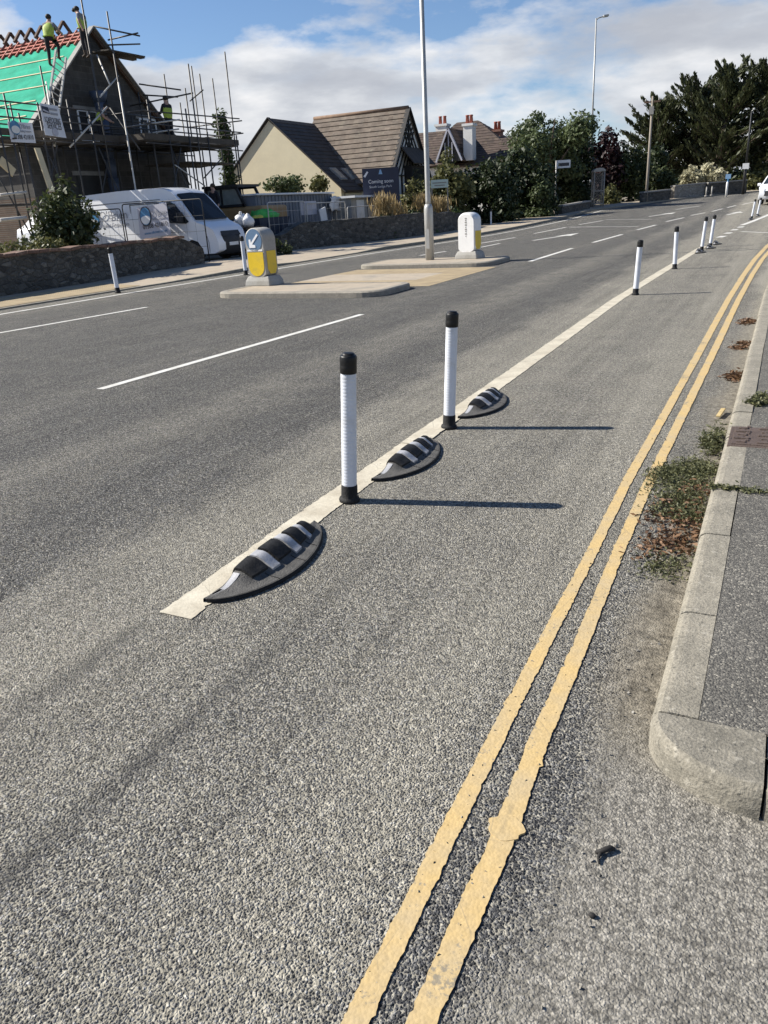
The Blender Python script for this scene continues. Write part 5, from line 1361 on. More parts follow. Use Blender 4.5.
for y, z0, z1, w_ in ((AY - 1.4, 2.2, 3.4, 1.3), (AY + 2.6, 4.75, 5.7, 1.0), (AY + 1.2, .3, 2.2, 1.0), (AY - 3.2, .3, 2.3, 1.6), (AY + 3.6, 1.2, 2.6, 1.1), (AY - .9, 4.7, 5.8, 1.0)):
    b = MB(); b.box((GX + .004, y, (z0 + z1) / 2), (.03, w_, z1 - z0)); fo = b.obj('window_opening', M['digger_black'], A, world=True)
    if w_ == 1.0 and z0 > 3:
        f = MB()
        for s in (-1, 0, 1): f.box((GX + .035, y + s * w_ / 2, (z0 + z1) / 2), (.04, .07, z1 - z0))
        for z in (z0, z1): f.box((GX + .037, y, z), (.04, w_ + .07, .07))
        f.obj('frame', M['white'], fo, world=True)
    l = MB(); l.box((GX + .02, y, z1 + .08), (.06, w_ + .4, .16)); l.obj('lintel', M['fascia'], fo, world=True)
# roof: membrane on the near slope, red battens near the ridge, truss tips above it
nx0, nx1 = -42., GX + .15
roof('roof_membrane', (nx1, EYl, EZ), (nx0, EYl, EZ), (nx1, AY - .62, AZ - .62 * sl_), (nx0, AY - .62, AZ - .62 * sl_), M['membrane'], A, 30, .0, .08)
sn = Vector((0, -sl_, 1)).normalized()
for i in range(6):
    k = .10 + i * .152; p = Vector((0, EYl + (4.0 * k), EZ + 4.0 * k * sl_)) + sn * .02
    b = MB(); b.bar((nx1 - .55, p.y, p.z), (nx0, p.y, p.z), .045, .025, sn); b.obj('batten', M['batten'], A, world=True)
b = MB()
for k in (.20, .36, .52): b.bar((nx1 - .05, AY - k - .02, AZ - k * sl_ + .02), (nx0, AY - k - .02, AZ - k * sl_ + .02), .07, .05, sn)
x = nx1 - .3
while x > nx0: b.bar((x, AY - .75, AZ - .75 * sl_ + .05), (x, AY - .05, AZ - .05 * sl_ + .05), .06, .06); x -= .42
b.obj('red_battens', M['red_timber'], A, world=True)
roof('far_roof_slope', (nx1, EYr + .3, EZr - .3), (nx0, EYr + .3, EZr - .3), (nx1, AY, AZ - .03), (nx0, AY, AZ - .03), M['truss'], A, 30, .0, .1)
x = GX - 1.3; i = 0
while x > -38:
    b = MB(); hgt_ = AZ + .42
    b.bar((x, AY - .42, AZ - .05), (x, AY, hgt_), .09, .11, (1, 0, 0)); b.bar((x, AY + .42, AZ - .05), (x, AY, hgt_), .09, .11, (1, 0, 0)); b.obj('truss_tip', M['truss'], A, world=True); x -= .62
b = MB()
b.bar((GX + .19, EYl - .1, EZ - .05), (GX + .19, AY, AZ + .04), .05, .26, (1, 0, 0)); b.obj('bargeboard', M['fascia'], A, world=True)
b = MB(); b.bar((GX + .19, EYr + .5, EZr - .42), (GX + .19, AY, AZ + .04), .05, .26, (1, 0, 0)); b.obj('bargeboard', M['fascia'], A, world=True)
b = MB(); b.bar((nx1, EYl - .06, EZ - .03), (nx0, EYl - .06, EZ - .03), .04, .22); b.obj('eave_board', M['fascia'], A, world=True)
b = MB(); b.box((GX + .22, AY + 3.6, EZr - .55), (.5, 2.6, .16)); b.obj('eave_beam', M['fascia'], A, world=True)
cp = at(108, 150, X=GX + .55)
t = thing('debris_chute', 'blue grey rubbish chute hanging down the scaffold beside the gable', 'chute', (GX + .55, cp.y, .06))
b = MB(); zc_ = at(107, 108, X=GX + .55).z; z = .3
while z < zc_: b.lathe([(.19, z), (.24, z + .75)], 12); z += .72
b.obj('tube', M['pipe_blue'], t)
MB().lathe([(.24, zc_ + .1), (.38, zc_ + .5)], 12).obj('hopper', M['pipe_blue'], t)

# ------------------------------------------------------------------ scaffolding
S = thing('scaffolding', 'tube scaffolding with board platforms around the half built house', 'scaffolding', (-24, 26, .06))
ZD = 4.42
XA, XB, XC = GX + .75, GX + 2.2, GX + 3.5
YL0, YM, YR = at(-30, 150, X=XB).y, at(118, 127, X=XB).y, at(239, 145, X=XC).y
def std(X, Y, z1, z0=.06, m=None, r=.032):
    b = MB(); b.tube([(X, Y, z0), (X + random.uniform(-.03, .03), Y + random.uniform(-.03, .03), z1)], r, 6); b.obj('standard', m or M['tube'], S, world=True)
def pole_px(x0, y0, x1, y1, X, m=None, z0=.06):
    p = at(x1, y1, X=X); q = at(x0, y0, X=X); std(X, p.y, q.z, z0, m)
for (x0, y0, x1, y1, X, m) in [(1, 93, 8, 118, XB, None), (40, 66, 46, 97, XA, None), (19, 113, 21, 122, XB, None), (87, -25, 100, 110, XB, None), (110, 12, 118, 80, XB, None), (118, 82, 134, 180, XC, M['tube_pale']), (33, 102, 45, 145, XB, None), (70, 100, 74, 140, XB, None),
                            (163, 74, 169, 112, XA, None), (185, 88, 194, 150, XB, None), (189, 64, 203, 180, XC, None), (192, 66, 206, 180, XA + .6, None), (201, 74, 212, 170, XB, None), (211, 78, 224, 170, XA + .3, None), (225, 52, 239, 180, XC, None), (150, 100, 158, 170, XC - .3, None), (136, 92, 140, 104, XA, None)]:
    pole_px(x0, y0, x1, y1, X, m)
for y_ in (YL0 + 1.1, YL0 + 3.2, YL0 + 5.2, YM + 1.2, YM + 2.4, YM + 3.6, YR - .3):
    std(XA, y_, ZD + random.uniform(1.2, 2.2)); std(XB if y_ < YM else XC, y_ + .2, ZD + random.uniform(.3, 1.6))
def ledger(a, b_, m=None, r=.026, name='ledger'):
    b = MB(); b.tube([a, b_], r, 6); b.obj(name, m or M['tube'], S, world=True)
for X, y0, y1 in ((XA, YL0, YR), (XB, YL0, YR), (XC, YM, YR)):
    for z in (ZD - .12, ZD + .55, ZD + 1.05): ledger((X, y0, z + random.uniform(-.05, .05)), (X, y1 + .25, z + random.uniform(-.08, .08)))
    ledger((X, y0, 2.3), (X, y1, 2.35))
for i_ in range(7):
    y_ = YL0 + 1.3 * i_ + .4; X_b = XB if y_ < YM else XC
    ledger((X_b, y_, .2 + .3 * (i_ % 2)), (X_b, y_ + 1.9, ZD - .2), name='brace') if i_ % 2 else ledger((X_b, y_ + 1.7, .3), (X_b, y_, ZD - .2), name='brace')
for Y in [YL0 + i * 1.7 for i in range(20)]:
    if Y > YR: break
    ledger((GX + .3, Y, ZD - .07), ((XC if Y > YM else XB) + .25, Y, ZD - .07), name='transom')
for z in (ZD + .5, ZD + 1.0): ledger((XA, YR, z), (XC + .3, YR, z), name='guard_rail'); ledger((XA, YM - .1, z), (XC + .3, YM - .1, z), name='guard_rail')
# pale returns and rails read off the photograph's right hand bay
def seg(p, q, Xp, Xq, m, r=.03): ledger(at(*p, X=Xp), at(*q, X=Xq), m, r, 'guard_rail')
seg((128, 127), (180, 119.5), XB, XC + .5, M['tube_pale']); seg((138, 135), (179, 129), XB, XC + .4, M['tube_pale'])
seg((130, 106), (193, 93), XA, XC, None); seg((139, 84), (181, 90), XA, XB, None); seg((143, 95), (178, 97), XA, XB, None)
seg((93, 26), (140, 36), XA, XB, None); seg((108, 40), (138, 33), XA, XB, None); seg((108, 45), (140, 44), XA, XA, None); seg((190, 101), (203, 90), XB, XC, None)
seg((107, 107), (70, 147), XB, XB, M['tube_pale'], .035); seg((175, 165), (205, 186), XC, XC, M['tube_pale']); seg((204, 178), (222, 158), XC, XC, None); seg((176, 160), (190, 185), XB, XB, None); seg((110, 108), (140, 150), XB, XC, None)
seg((97, 55), (110, 85), XA, XB, M['tube_pale']); seg((118, 76), (100, 97), XA, XB, M['tube_pale']); seg((46, 82), (52, 120), XA, XB, M['tube_pale'])
b = MB(); 
def deck(x0, x1, y0, y1, z, name='deck'):
    n = max(1, int((x1 - x0) / .235))
    b = MB()
    for i in range(n): 
        L_ = random.uniform(-.25, .15)
        b.box((x0 + (i + .5) * (x1 - x0) / n, (y0 + y1) / 2 + L_ / 2, z + random.uniform(-.01, .01)), ((x1 - x0) / n - .012, y1 - y0 + L_, .045))
    b.obj(name, M['plank'], S, world=True)
deck(GX + .35, XB - .05, YL0, YM, ZD); deck(GX + .35, XC - .05, YM + .02, YR, ZD)
for X, y0, y1 in ((XB, YL0, YM), (XC, YM, YR)):
    b = MB(); b.box((X - .01, (y0 + y1) / 2, ZD + .14), (.035, y1 - y0, .22)); b.obj('toe_board', M['plank'], S, world=True)
b = MB(); b.box(((XB + XC) / 2, YM - .02, ZD + .14), (XC - XB, .035, .22)); b.obj('toe_board', M['plank'], S, world=True)
q = at(118, 55, X=XA); deck(GX + .3, XA + .55, at(98, 50, X=XA).y, at(139, 56, X=XA).y, q.z, 'upper_deck')
q = at(205, 165, X=XB); deck(XA + .2, XC - .2, at(168, 165, X=XB).y, at(218, 163, X=XB).y, q.z, 'lower_deck')
# low pale boards in front of the yard side
seg((0, 195), (26, 192), XB, XB, M['tube_pale'], .05); seg((0, 220), (26, 217.5), XC - .6, XC - .6, M['tube_pale'], .06)
p0, p1 = at(37, 148, X=XC), at(52, 192, X=XC + .3)
b = MB(); b.bar(p0, p1, .22, .05, (1, 0, 0)); b.obj('sloping_plank', M['batten'], S, world=True)
p0, p1 = at(0, 160, X=XB), at(14, 173, X=XB); b = MB(); b.bar(p0, p1, .3, .05, (1, 0, 0)); b.obj('sloping_plank', M['batten'], S, world=True)

# ladder against the verge
def ladder(lab, p0, p1, w=.42):
    t = thing('ladder', lab, 'ladder', p0); d = (p1 - p0); s = Vector((0, 1, 0)); s = (s - d.normalized() * s.dot(d.normalized())).normalized() * w / 2
    for k in (-1, 1): b = MB(); b.bar(p0 + s * k, p1 + s * k, .06, .08); b.obj('rail', M['tube_pale'], t, world=True)
    n = int(d.length / .28)
    for i in range(1, n): b = MB(); b.tube([p0 + d * (i / n) - s, p0 + d * (i / n) + s], .02, 6); b.obj('rung', M['tube_pale'], t, world=True)
ladder('long pale aluminium ladder from the scaffold deck up to the green roof', at(49, 142, X=XB - .4), at(61, 54, X=GX + .45))

def hung_banner(lab, px, X):
    c = [at(x, y, X=X) for x, y in px]; t = thing('banner', lab, 'banner', (c[0] + c[2]) / 2)
    MB().slab(c, (-1, 0, 0), .015).obj('sheet', M['banner_white'], t, world=True)
    def bp2(u, v): return c[3].lerp(c[2], u).lerp(c[0].lerp(c[1], u), v) + Vector((.012, 0, 0))
    return t, bp2, (c[1] - c[0]), (c[0] - c[3])
t, f, rr, uu = hung_banner('white builders banner with blue round logo on the left scaffold rail', [(7.5, 121.5), (32, 123), (36, 143), (11.5, 142)], XB + .06)
W2 = rr.length
text('lettering', "O'Brien", .2, f(.66, .78), rr, uu, M['text_grey'], t, width=W2 * .44); text('lettering', 'Building Contractors', .1, f(.66, .56), rr, uu, M['text_grey'], t, width=W2 * .46)
text('lettering', '01308 421810', .2, f(.53, .26), rr, uu, M['text_dark'], t, width=W2 * .8)
b = MB(); o_ = f(.24, .72); b.slab([o_ + Vector((.004, .20 * math.cos(a), .22 * math.sin(a))) for a in [2 * math.pi * i / 20 for i in range(20)]], (1, 0, 0), .01); lo = b.obj('logo_disc', M['logo_blue'], t, world=True)
b = MB(); b.slab([o_ + Vector((.016, .17 * math.cos(a), -.06 + .12 * math.sin(a))) for a in [2 * math.pi * i / 20 for i in range(20)]], (1, 0, 0), .01); b.obj('logo_wave', M['white'], lo, world=True)
t, f, rr, uu = hung_banner('white scaffolding banner with dark blue square tied below the ladder', [(39.5, 103), (58, 106), (66.5, 138), (45.5, 135)], XB + .32)
W2 = rr.length
text('lettering', 'SCAFFOLDING', .24, f(.5, .50), rr, uu, M['text_dark'], t, width=W2 * .86); text('lettering', 'SERVICES', .28, f(.52, .32), rr, uu, M['text_dark'], t, width=W2 * .78)
for v_, k in ((.86, .42), (.72, .4)): 
    b = MB(); p = f(.66, v_); b.bar(p - rr * k / 2, p + rr * k / 2, .01, .07, (0, 0, 1)); b.obj('small_print', M['text_grey'], t, world=True)
b = MB(); b.slab([f(.05, .92), f(.4, .90), f(.41, .70), f(.08, .72)], (1, 0, 0), .01); lo = b.obj('blue_square', M['navy'], t, world=True)
b = MB(); p = f(.22, .8) + Vector((.02, 0, 0)); b.bar(p - rr * .14, p + rr * .14 + Vector((0, 0, -.06)), .01, .05, (0, 0, 1)); b.obj('swoosh', M['banner_grey'], lo, world=True)
b = MB(); o_ = f(.5, .14); b.slab([o_ + Vector((0, .13 * math.cos(a), .13 * math.sin(a))) for a in [2 * math.pi * i / 16 for i in range(16)]], (1, 0, 0), .01); b.obj('small_emblem', M['banner_grey'], t, world=True)

# ivy covered pole beside the scaffold
c = at(232, 185, Y=36.5); ct = at(221, 114, Y=36.5)
t = thing('ivy_column', 'tall narrow ivy covered trunk beside the scaffold', 'tree', (c.x, 36.5, .06))
hI = ct.z; MB().tube([(c.x, 36.5, 0), (c.x - .05, 36.5, hI - .3)], [.14, .08], 8).obj('trunk', M['bark'], t, world=True)
leaves('crown', [((c.x + random.uniform(-.1, .1) - .25 * k / 14, 36.5 + random.uniform(-.1, .1), .5 + (hI - .75) * k / 14), (.42 - .012 * k + random.uniform(-.08, .1), .4, .42)) for k in range(15)], 3600, .10, L['ivy'], t)

# ------------------------------------------------------------------ cream house with two roofs
H = thing('cream_house', 'cream rendered house with dark and brown tiled roofs', 'house', (-26, 45, .1))
wY = 41.5; ap = at(268, 118, Y=wY); e2 = at(345.5, 190.5, Y=wY); hwid = e2.x - ap.x; aX = ap.x; aZ = ap.z; eZ = e2.z
b = MB(); b.slab([(aX - hwid + .3, wY + .03, .1), (aX + hwid - .3, wY + .03, .1), (aX + hwid - .3, wY + .03, eZ + .12), (aX, wY + .03, aZ - .12), (aX - hwid + .3, wY + .03, eZ + .12)], (0, 1, 0), .3)
b.obj('cream_gable', M['cream'], H, world=True)
b = MB(); b.box((aX + hwid - .45, wY + 2.9, eZ / 2), (.3, 4.7, eZ - .25)); b.obj('side_wall', M['cream'], H, world=True)
mY = at(408, 108, X=-21).y; mZ = at(408, 108, X=-21).z
roof('dark_roof', (aX + hwid, wY + .01, eZ), (aX + hwid, mY, eZ), (aX, wY + .01, aZ), (aX, mY, aZ), M['tile_dark'], H, .33, .028)
roof('dark_roof', (aX - hwid, wY + .01, eZ), (aX - hwid, mY, eZ), (aX, wY + .01, aZ), (aX, mY, aZ), M['tile_dark'], H, .33, .028)
for s in (-1, 1): b = MB(); b.bar((aX + s * (hwid + .05), wY + .024, eZ - .08), (aX, wY + .024, aZ + .02), .05, .22, (0, 1, 0)); b.obj('bargeboard', M['black_timber'], H, world=True)
nsl = Vector((aZ - eZ, 0, hwid)).normalized()
for k, y in ((.52, 42.6), (.52, 44.0)):
    p = Vector((aX + hwid * k, y, aZ - (aZ - eZ) * k)) + nsl * .05; d = Vector((-hwid, 0, aZ - eZ)).normalized()
    p = Vector((aX + hwid * .78, y, aZ - (aZ - eZ) * .78)) + nsl * .05
    b = MB(); b.bar(p - d * .5, p + d * .5, .75, .08, nsl); f_ = b.obj('roof_window', M['fascia'], H, world=True)
    b = MB(); b.bar(p - d * .42 + nsl * .03, p + d * .42 + nsl * .03, .6, .06, nsl); b.obj('pane', M['glass_pale'], f_, world=True)
mh = 3.15; msl = 1.28; mX1 = -21.0; mX0 = aX - .1; mE = mZ - mh * msl
roof('brown_roof', (mX1, mY - mh, mE), (mX0, mY - mh, mE), (mX1, mY, mZ), (mX0, mY, mZ), M['tile_brown'], H, .36, .045)
roof('brown_roof', (mX1, mY + mh, mE), (mX0, mY + mh, mE), (mX1, mY, mZ), (mX0, mY, mZ), M['tile_brown'], H, .36, .045)
b = MB(); b.tube([(mX1 + .03, mY, mZ + .03), (mX0, mY, mZ + .03)], .11, 8); b.obj('ridge_tiles', mat('orange ridge tiles', (.2, .13, .085), .85, .3, 4), H, world=True)
gx_ = -21.06
b = MB(); b.slab([(gx_, mY - mh + .35, .1), (gx_, mY + mh - .35, .1), (gx_, mY + mh - .35, mE + .35), (gx_, mY, mZ - .15), (gx_, mY - mh + .35, mE + .35)], (-1, 0, 0), .3); b.obj('front_gable', M['white_render'], H, world=True)
b = MB(); b.box(((gx_ + mX0) / 2 - .2, mY - mh + .5, mE / 2 + .2), (mX0 * -1 + gx_ - .3, .3, mE)); b.obj('front_wall', M['white_render'], H, world=True)
for s in (-1, 1): b = MB(); b.bar((mX1 + .03, mY + s * (mh + .05), mE - .1), (mX1 + .03, mY, mZ + .02), .06, .28, (1, 0, 0)); b.obj('bargeboard', M['black_timber'], H, world=True)
tm = MB(); X = gx_ + .03
def tb(y0, z0, y1, z1, w=.13): tm.bar((X, y0, z0), (X, y1, z1), .05, w, (1, 0, 0))
zb0 = mE + .35
tb(mY - mh + .4, zb0, mY + mh - .4, zb0, .2); tb(mY, zb0, mY, mZ - .4)
for k in (.5, 1.0, 1.5, 2.0):
    tb(mY - mh + .35 + k, zb0, mY + (k * .35), mZ - .35 - k * .45, .1); tb(mY + mh - .35 - k, zb0, mY - (k * .35), mZ - .35 - k * .45, .1)
for y in (mY - mh + .5, mY - 1.3, mY + 1.3, mY + mh - .5): tb(y, .1, y, zb0, .16)
tm.obj('timber_framing', M['black_timber'], H, world=True)
b = MB(); b.box((gx_ + .25, mY + .3, 3.0), (.5, 2.2, 1.5)); bw = b.obj('bay_window', M['black_timber'], H, world=True)
b = MB(); b.box((gx_ + .51, mY + .3, 3.0), (.02, 1.9, 1.1)); b.obj('pane', M['glass'], bw, world=True)
b = MB(); b.slab([(gx_ + .02, mY - 1.2, 4.75), (gx_ + .9, mY - 1.3, 3.8), (gx_ + .9, mY + 1.9, 3.8), (gx_ + .02, mY + 1.8, 4.75)], (.5, 0, .6), .06); b.obj('bay_canopy', M['tile_dark'], H, world=True)

# ------------------------------------------------------------------ old red roofed house behind
HY = 60.; D = thing('red_roofed_house', 'old house with red brown hipped roofs and tall white chimney', 'house', (-22, 64, .8))
rl, rr2 = at(457, 122, Y=HY + 3.5), at(478, 121, Y=HY + 3.5); zr_ = (rl.z + rr2.z) / 2; ez_ = at(470, 163, Y=HY).z
xl_, xr2 = rl.x - 3.2, rr2.x + 4.6
b = MB(); b.box(((xl_ + xr2) / 2, HY + 4, (ez_ + .4) / 2), (xr2 - xl_ - .6, 7, ez_ - .2 + .4)); b.obj('wall', M['white_render'], D, world=True)
TR = M['tile_red']
roof('main_roof', (xl_, HY, ez_), (xr2, HY, ez_), (rl.x, HY + 3.5, zr_), (rr2.x, HY + 3.5, zr_), TR, D, .3, .03)
roof('main_roof', (xl_, HY + 7.4, ez_), (xl_, HY, ez_), (rl.x, HY + 3.5, zr_), (rl.x, HY + 3.5, zr_), TR, D, .3, .03)
roof('main_roof', (xr2, HY, ez_), (xr2, HY + 7.4, ez_), (rr2.x, HY + 3.5, zr_), (rr2.x, HY + 3.5, zr_), TR, D, .3, .03)
# right wing with its own ridge, and a left wing
w0, w1 = at(484, 138, Y=HY + 2), at(545, 136, Y=HY + 2)
roof('wing_roof', (w0.x - 1.5, HY - .9, ez_ - .2), (w1.x, HY - .9, ez_ - .2), (w0.x - .5, HY + 2, (w0.z + w1.z) / 2), (w1.x, HY + 2, (w0.z + w1.z) / 2), TR, D, .3, .03)
b = MB(); b.box(((w0.x - 1 + w1.x) / 2, HY + 1, ez_ / 2), (w1.x - w0.x + .5, 3.2, ez_ - .6)); b.obj('wing_wall', M['white_render'], D, world=True)
l0, l1 = at(418, 133, Y=HY + 3), at(446, 131, Y=HY + 3)
roof('wing_roof', (l0.x - 2, HY - .5, ez_), (l1.x + 1.5, HY - .5, ez_), (l0.x - 1, HY + 3, l0.z), (l1.x + 1, HY + 3, l1.z), TR, D, .3, .03)
b = MB(); b.box(((l0.x + l1.x) / 2 - .4, HY + 2, ez_ / 2), (l1.x - l0.x + 2.4, 4, ez_ - .3)); b.obj('wing_wall', M['white_render'], D, world=True)
def chimney(x0, x1, y0, y1, Y, m, pots):
    a, c = at(x0, y0, Y=Y), at(x1, y1, Y=Y); w_ = max(.5, c.x - a.x); b = MB(); b.box(((a.x + c.x) / 2, Y + .4, (a.z + c.z) / 2), (w_, .8, a.z - c.z)); b.box(((a.x + c.x) / 2, Y + .4, a.z + .06), (w_ + .16, .96, .16)); ch = b.obj('chimney', m, D, world=True)
    for i in range(pots):
        px_ = (a.x + c.x) / 2 + (i - (pots - 1) / 2) * w_ * .42; q = MB(); q.lathe([(.15, a.z + .13), (.12, a.z + .62), (.15, a.z + .66), (.13, a.z + .72)], 10, (px_, Y + .4, 0)); q.obj('chimney_pot', M['pot'], ch, world=True)
chimney(463, 472.5, 126, 160, HY - 1.0, M['white_render'], 2)
chimney(435.5, 446.5, 126.5, 140, HY + 3, M['white_render'], 2)
chimney(491.5, 500, 132, 145, HY + 3, M['brick_red'], 2)
da, dl, dr = at(448, 130, Y=HY - 1.6), at(437.5, 159, Y=HY - 1.6), at(461, 160.5, Y=HY - 1.6); zbm = min(dl.z, dr.z)
b = MB(); b.slab([(dl.x, HY - 1.5, zbm), (dr.x, HY - 1.5, zbm), (da.x, HY - 1.5, da.z)], (0, 1, 0), .1); dg = b.obj('dormer_gable', M['glass'], D, world=True)
b = MB(); b.bar((dl.x - .1, HY - 1.6, zbm), (da.x, HY - 1.6, da.z + .1), .12, .2, (0, 1, 0)); b.bar((dr.x + .1, HY - 1.6, zbm), (da.x, HY - 1.6, da.z + .1), .12, .2, (0, 1, 0))
for k in (-.28, 0, .28): b.bar((da.x + k, HY - 1.56, zbm), (da.x + k, HY - 1.56, da.z - abs(k) * 2.4 - .15), .06, .08, (0, 1, 0))
b.obj('bargeboard', M['banner_grey'], dg, world=True)
for s, e in ((-1, dl), (1, dr)): roof('dormer_roof', (e.x + s * .15, HY - 1.65, zbm), (e.x + s * .15, HY + 2.0, zbm), (da.x, HY - 1.65, da.z + .15), (da.x, HY + 2.0, da.z + .15), TR, D, .3, .03)

# ------------------------------------------------------------------ trees and hedges, from the near left to the far right
def bush(name, lab, cat, px, y0, y1, depthY, wpx, n, size, m, ncl=18, k=.38, group=None, limbs=4, tr=.1, dy=None, low=-.8, extra=()):
    """crown spans y0..y1 in the survey at distance Y"""
    a = at(px, y0, Y=depthY); c = at(px, y1, Y=depthY); hz = (a.z - c.z) / 2
    dist = math.hypot(a.x, a.y); rx_ = wpx / 2 / 828 * dist
    gz = zt(depthY) + .06
    if cat != 'tree':
        extra = tuple(extra) + tuple(((c.x + rx_ * (-.85 + 1.7 * i / 6), depthY - (dy or rx_ * .8) * .35 + random.uniform(-.2, .2), gz + hz * .22), (rx_ * .3, rx_ * .3, max(.3, hz * .3))) for i in range(7))
        n = int(n * 1.25)
    return tree(name, lab, cat, (c.x, depthY, gz), (c.x, depthY, c.z + hz), (rx_, dy or rx_ * .8, hz), n, size, m, ncl, k, tr, group, limbs, extra, low)
bush('shrub', 'loose grey green shrub in front of the cream gable', 'shrub', 287, 176, 200, 39.5, 46, 2200, .11, L['grey'], 18, .34, limbs=6)
bush('shrub', 'small olive shrub beside the grey green one at the cream gable', 'shrub', 319, 177, 196, 39.8, 22, 1100, .11, L['olive'], 10, .4)
bush('shrub', 'yellowish green tall shrub between the timber gable and lamp post', 'shrub', 417, 178, 222, 43.2, 28, 2200, .12, L['olive'], 14, .4)
bush('shrub', 'loose yellow green shrub behind the pale green name sign', 'shrub', 449, 159, 225, 44.5, 50, 4200, .13, L['olive'], 26, .3, extra=[((at(447, 160, Y=44.5).x, 44.5, at(447, 162, Y=44.5).z), (.3, .3, .7))])
bush('hedge', 'dark rounded hedge right of the name sign', 'hedge', 489, 163, 226, 47.5, 56, 4800, .13, L['dark'], 22, .4)
bush('hedge', 'dense dark hedge below the round leafy tree', 'hedge', 524, 146, 226, 51.5, 62, 6200, .14, L['dark'], 24, .4)
bush('shrub', 'pale twiggy shrub left of the bus stop sign', 'shrub', 540, 176, 214, 50.5, 24, 1500, .10, L['grey'], 12, .38)
bush('broadleaf_tree', 'round leafy tree with sunlit top above the dark hedge', 'tree', 547, 99, 188, 57.5, 92, 9000, .13, L['grey'], 46, .22, tr=.25, limbs=7, low=-1)
bush('broadleaf_tree', 'lower darker leafy tree behind the bus stop sign', 'tree', 572, 130, 198, 61, 38, 4600, .17, L['dark'], 20, .36, tr=.2)
bush('hedge', 'dark clipped hedge between bus stop sign and shelter', 'hedge', 573, 177, 212, 60.5, 36, 3200, .13, L['dark'], 16, .45, dy=1.2)
bush('purple_tree', 'dark purple leaved tree behind the bus shelter', 'tree', 604, 128, 205, 66.5, 38, 5000, .17, L['purple'], 20, .36, tr=.18)
bush('shrub', 'low sunlit green shrub right of the bus shelter', 'shrub', 610, 186, 208, 64.5, 16, 900, .12, L['olive'], 8, .45)
bush('conifer', 'broad green bush with ivy by the utility pole', 'tree', 628, 144, 206, 67, 40, 5200, .15, L['mid'], 22, .36, extra=[((at(622, 152, Y=67).x, 67, at(622, 152, Y=67).z), (.5, .5, .8))])
bush('hedge', 'dull green hedge behind the utility pole', 'hedge', 652, 148, 200, 71, 34, 3000, .16, L['dark'], 14, .42)
bush('shrub', 'round mid green shrub right of the utility pole', 'shrub', 662, 169, 194, 69, 24, 2200, .13, L['mid'], 12, .42)
bush('pampas', 'pale feathery reed clump left of its taller neighbour', 'reeds', 690, 167, 190, 75, 22, 1500, .15, L['pampas'], 12, .36)
bush('pampas', 'tall pale feathery reed clump under the cypress trees', 'reeds', 709, 163, 190, 75.5, 22, 1700, .15, L['pampas'], 12, .36)
bush('shrub', 'olive shrub right of the distant white sign', 'shrub', 757, 166, 188, 82, 28, 1900, .17, L['olive'], 12, .4)
bush('hedge', 'dark hedge under the cypress trees at the road bend', 'hedge', 735, 172, 196, 84, 60, 3600, .2, L['dark'], 18, .42)
bush('hedge', 'long dark hedge closing the far end of the road', 'hedge', 690, 168, 196, 92, 150, 7000, .25, L['dark'], 36, .22, dy=2.5)
bush('hedge', 'dark hedge beyond the red roofed house', 'hedge', 545, 160, 215, 70, 60, 5200, .2, L['dark'], 20, .36)
bush('hedge', 'tall dark hedge behind the road at the right edge', 'hedge', 790, 150, 196, 88, 70, 4200, .22, L['dark'], 20, .36)
for i, (px, py, hpx, n, lab, Y) in enumerate(((383, 190, 42, 700, 'tall dry grass clump in front of the Coming soon board', 35.2), (396, 200, 32, 400, 'small dry grass clump right of the Coming soon board', 36.5), (424, 192, 44, 800, 'tall dry grass clump left of the lamp post', 39.6), (440, 196, 40, 700, 'dry grass clump right of the lamp post', 41.0))):
    X = -15.75 - (.5 if Y < 37 else 0) + .1 * i; tp_ = at(px, py, Y=Y); x0 = tp_.x; h_ = tp_.z
    t = thing('dry_grass', lab, 'grass', (x0, Y, .1), 0, 'dry grass clumps along the second wall')
    m_ = n; P = np.zeros((m_, 3)); P[:, 0] = x0 + RNG.normal(size=m_) * .22; P[:, 1] = Y + RNG.normal(size=m_) * .35; P[:, 2] = .1 + h_ * (.25 + .65 * RNG.random(m_) ** .8) * (1 - .12 * RNG.random(m_))
    d = np.stack([RNG.normal(size=m_) * .28, RNG.normal(size=m_) * .28, np.ones(m_)], 1); sd_ = rdir(m_); sd_[:, 2] *= .2
    quads('blades', P, d * .22, sd_ * .035, RNG.random(m_), L['dry'], t)
# dark ivy and brambles hanging over the second wall
for (px, y0, y1, Y, w_, n, lab) in ((385, 214, 236, 34.6, 16, 900, 'dark ivy mound hanging over the wall below the Coming soon board'), (420, 208, 232, 38.8, 40, 1700, 'dark brambles hanging over the wall left of the lamp post'), (452, 206, 230, 42.3, 36, 1700, 'dark brambles over the wall behind the lamp post')):
    bush('brambles', lab, 'brambles', px, y0, y1, Y, w_, n, .1, L['ivy'], 10, .45, tr=.03)
# low garden walls at the far bend
def low_wall(lab, p0, p1, h, m):
    a, c = gp(*p0, .1), gp(*p1, .1); t = thing('garden_wall', lab, 'wall', a, 0, None)
    b = MB(); b.bar(a + Vector((0, 0, h / 2 - .1)), c + Vector((0, 0, h / 2 - .1)), .3, h); b.obj('stonework', m, t, world=True)
    b = MB(); b.bar(a + Vector((0, 0, h - .07)), c + Vector((0, 0, h - .07)), .42, .09); b.obj('coping', M['fascia'], t, world=True)
low_wall('dark stone garden wall below the hedge at the utility pole', (641, 202.5), (668, 199.5), .75, M['wall_stone'])
low_wall('pale stone garden wall below the reed clumps', (672, 198.5), (704, 195), .95, M['rubble'])
low_wall('dark garden wall below the hedge at the road bend', (706, 195), (745, 192), .95, M['wall_stone'])
low_wall('grey wall below the clipped hedge left of the bus shelter', (560, 214), (588, 208.5), .55, M['wall_stone'])

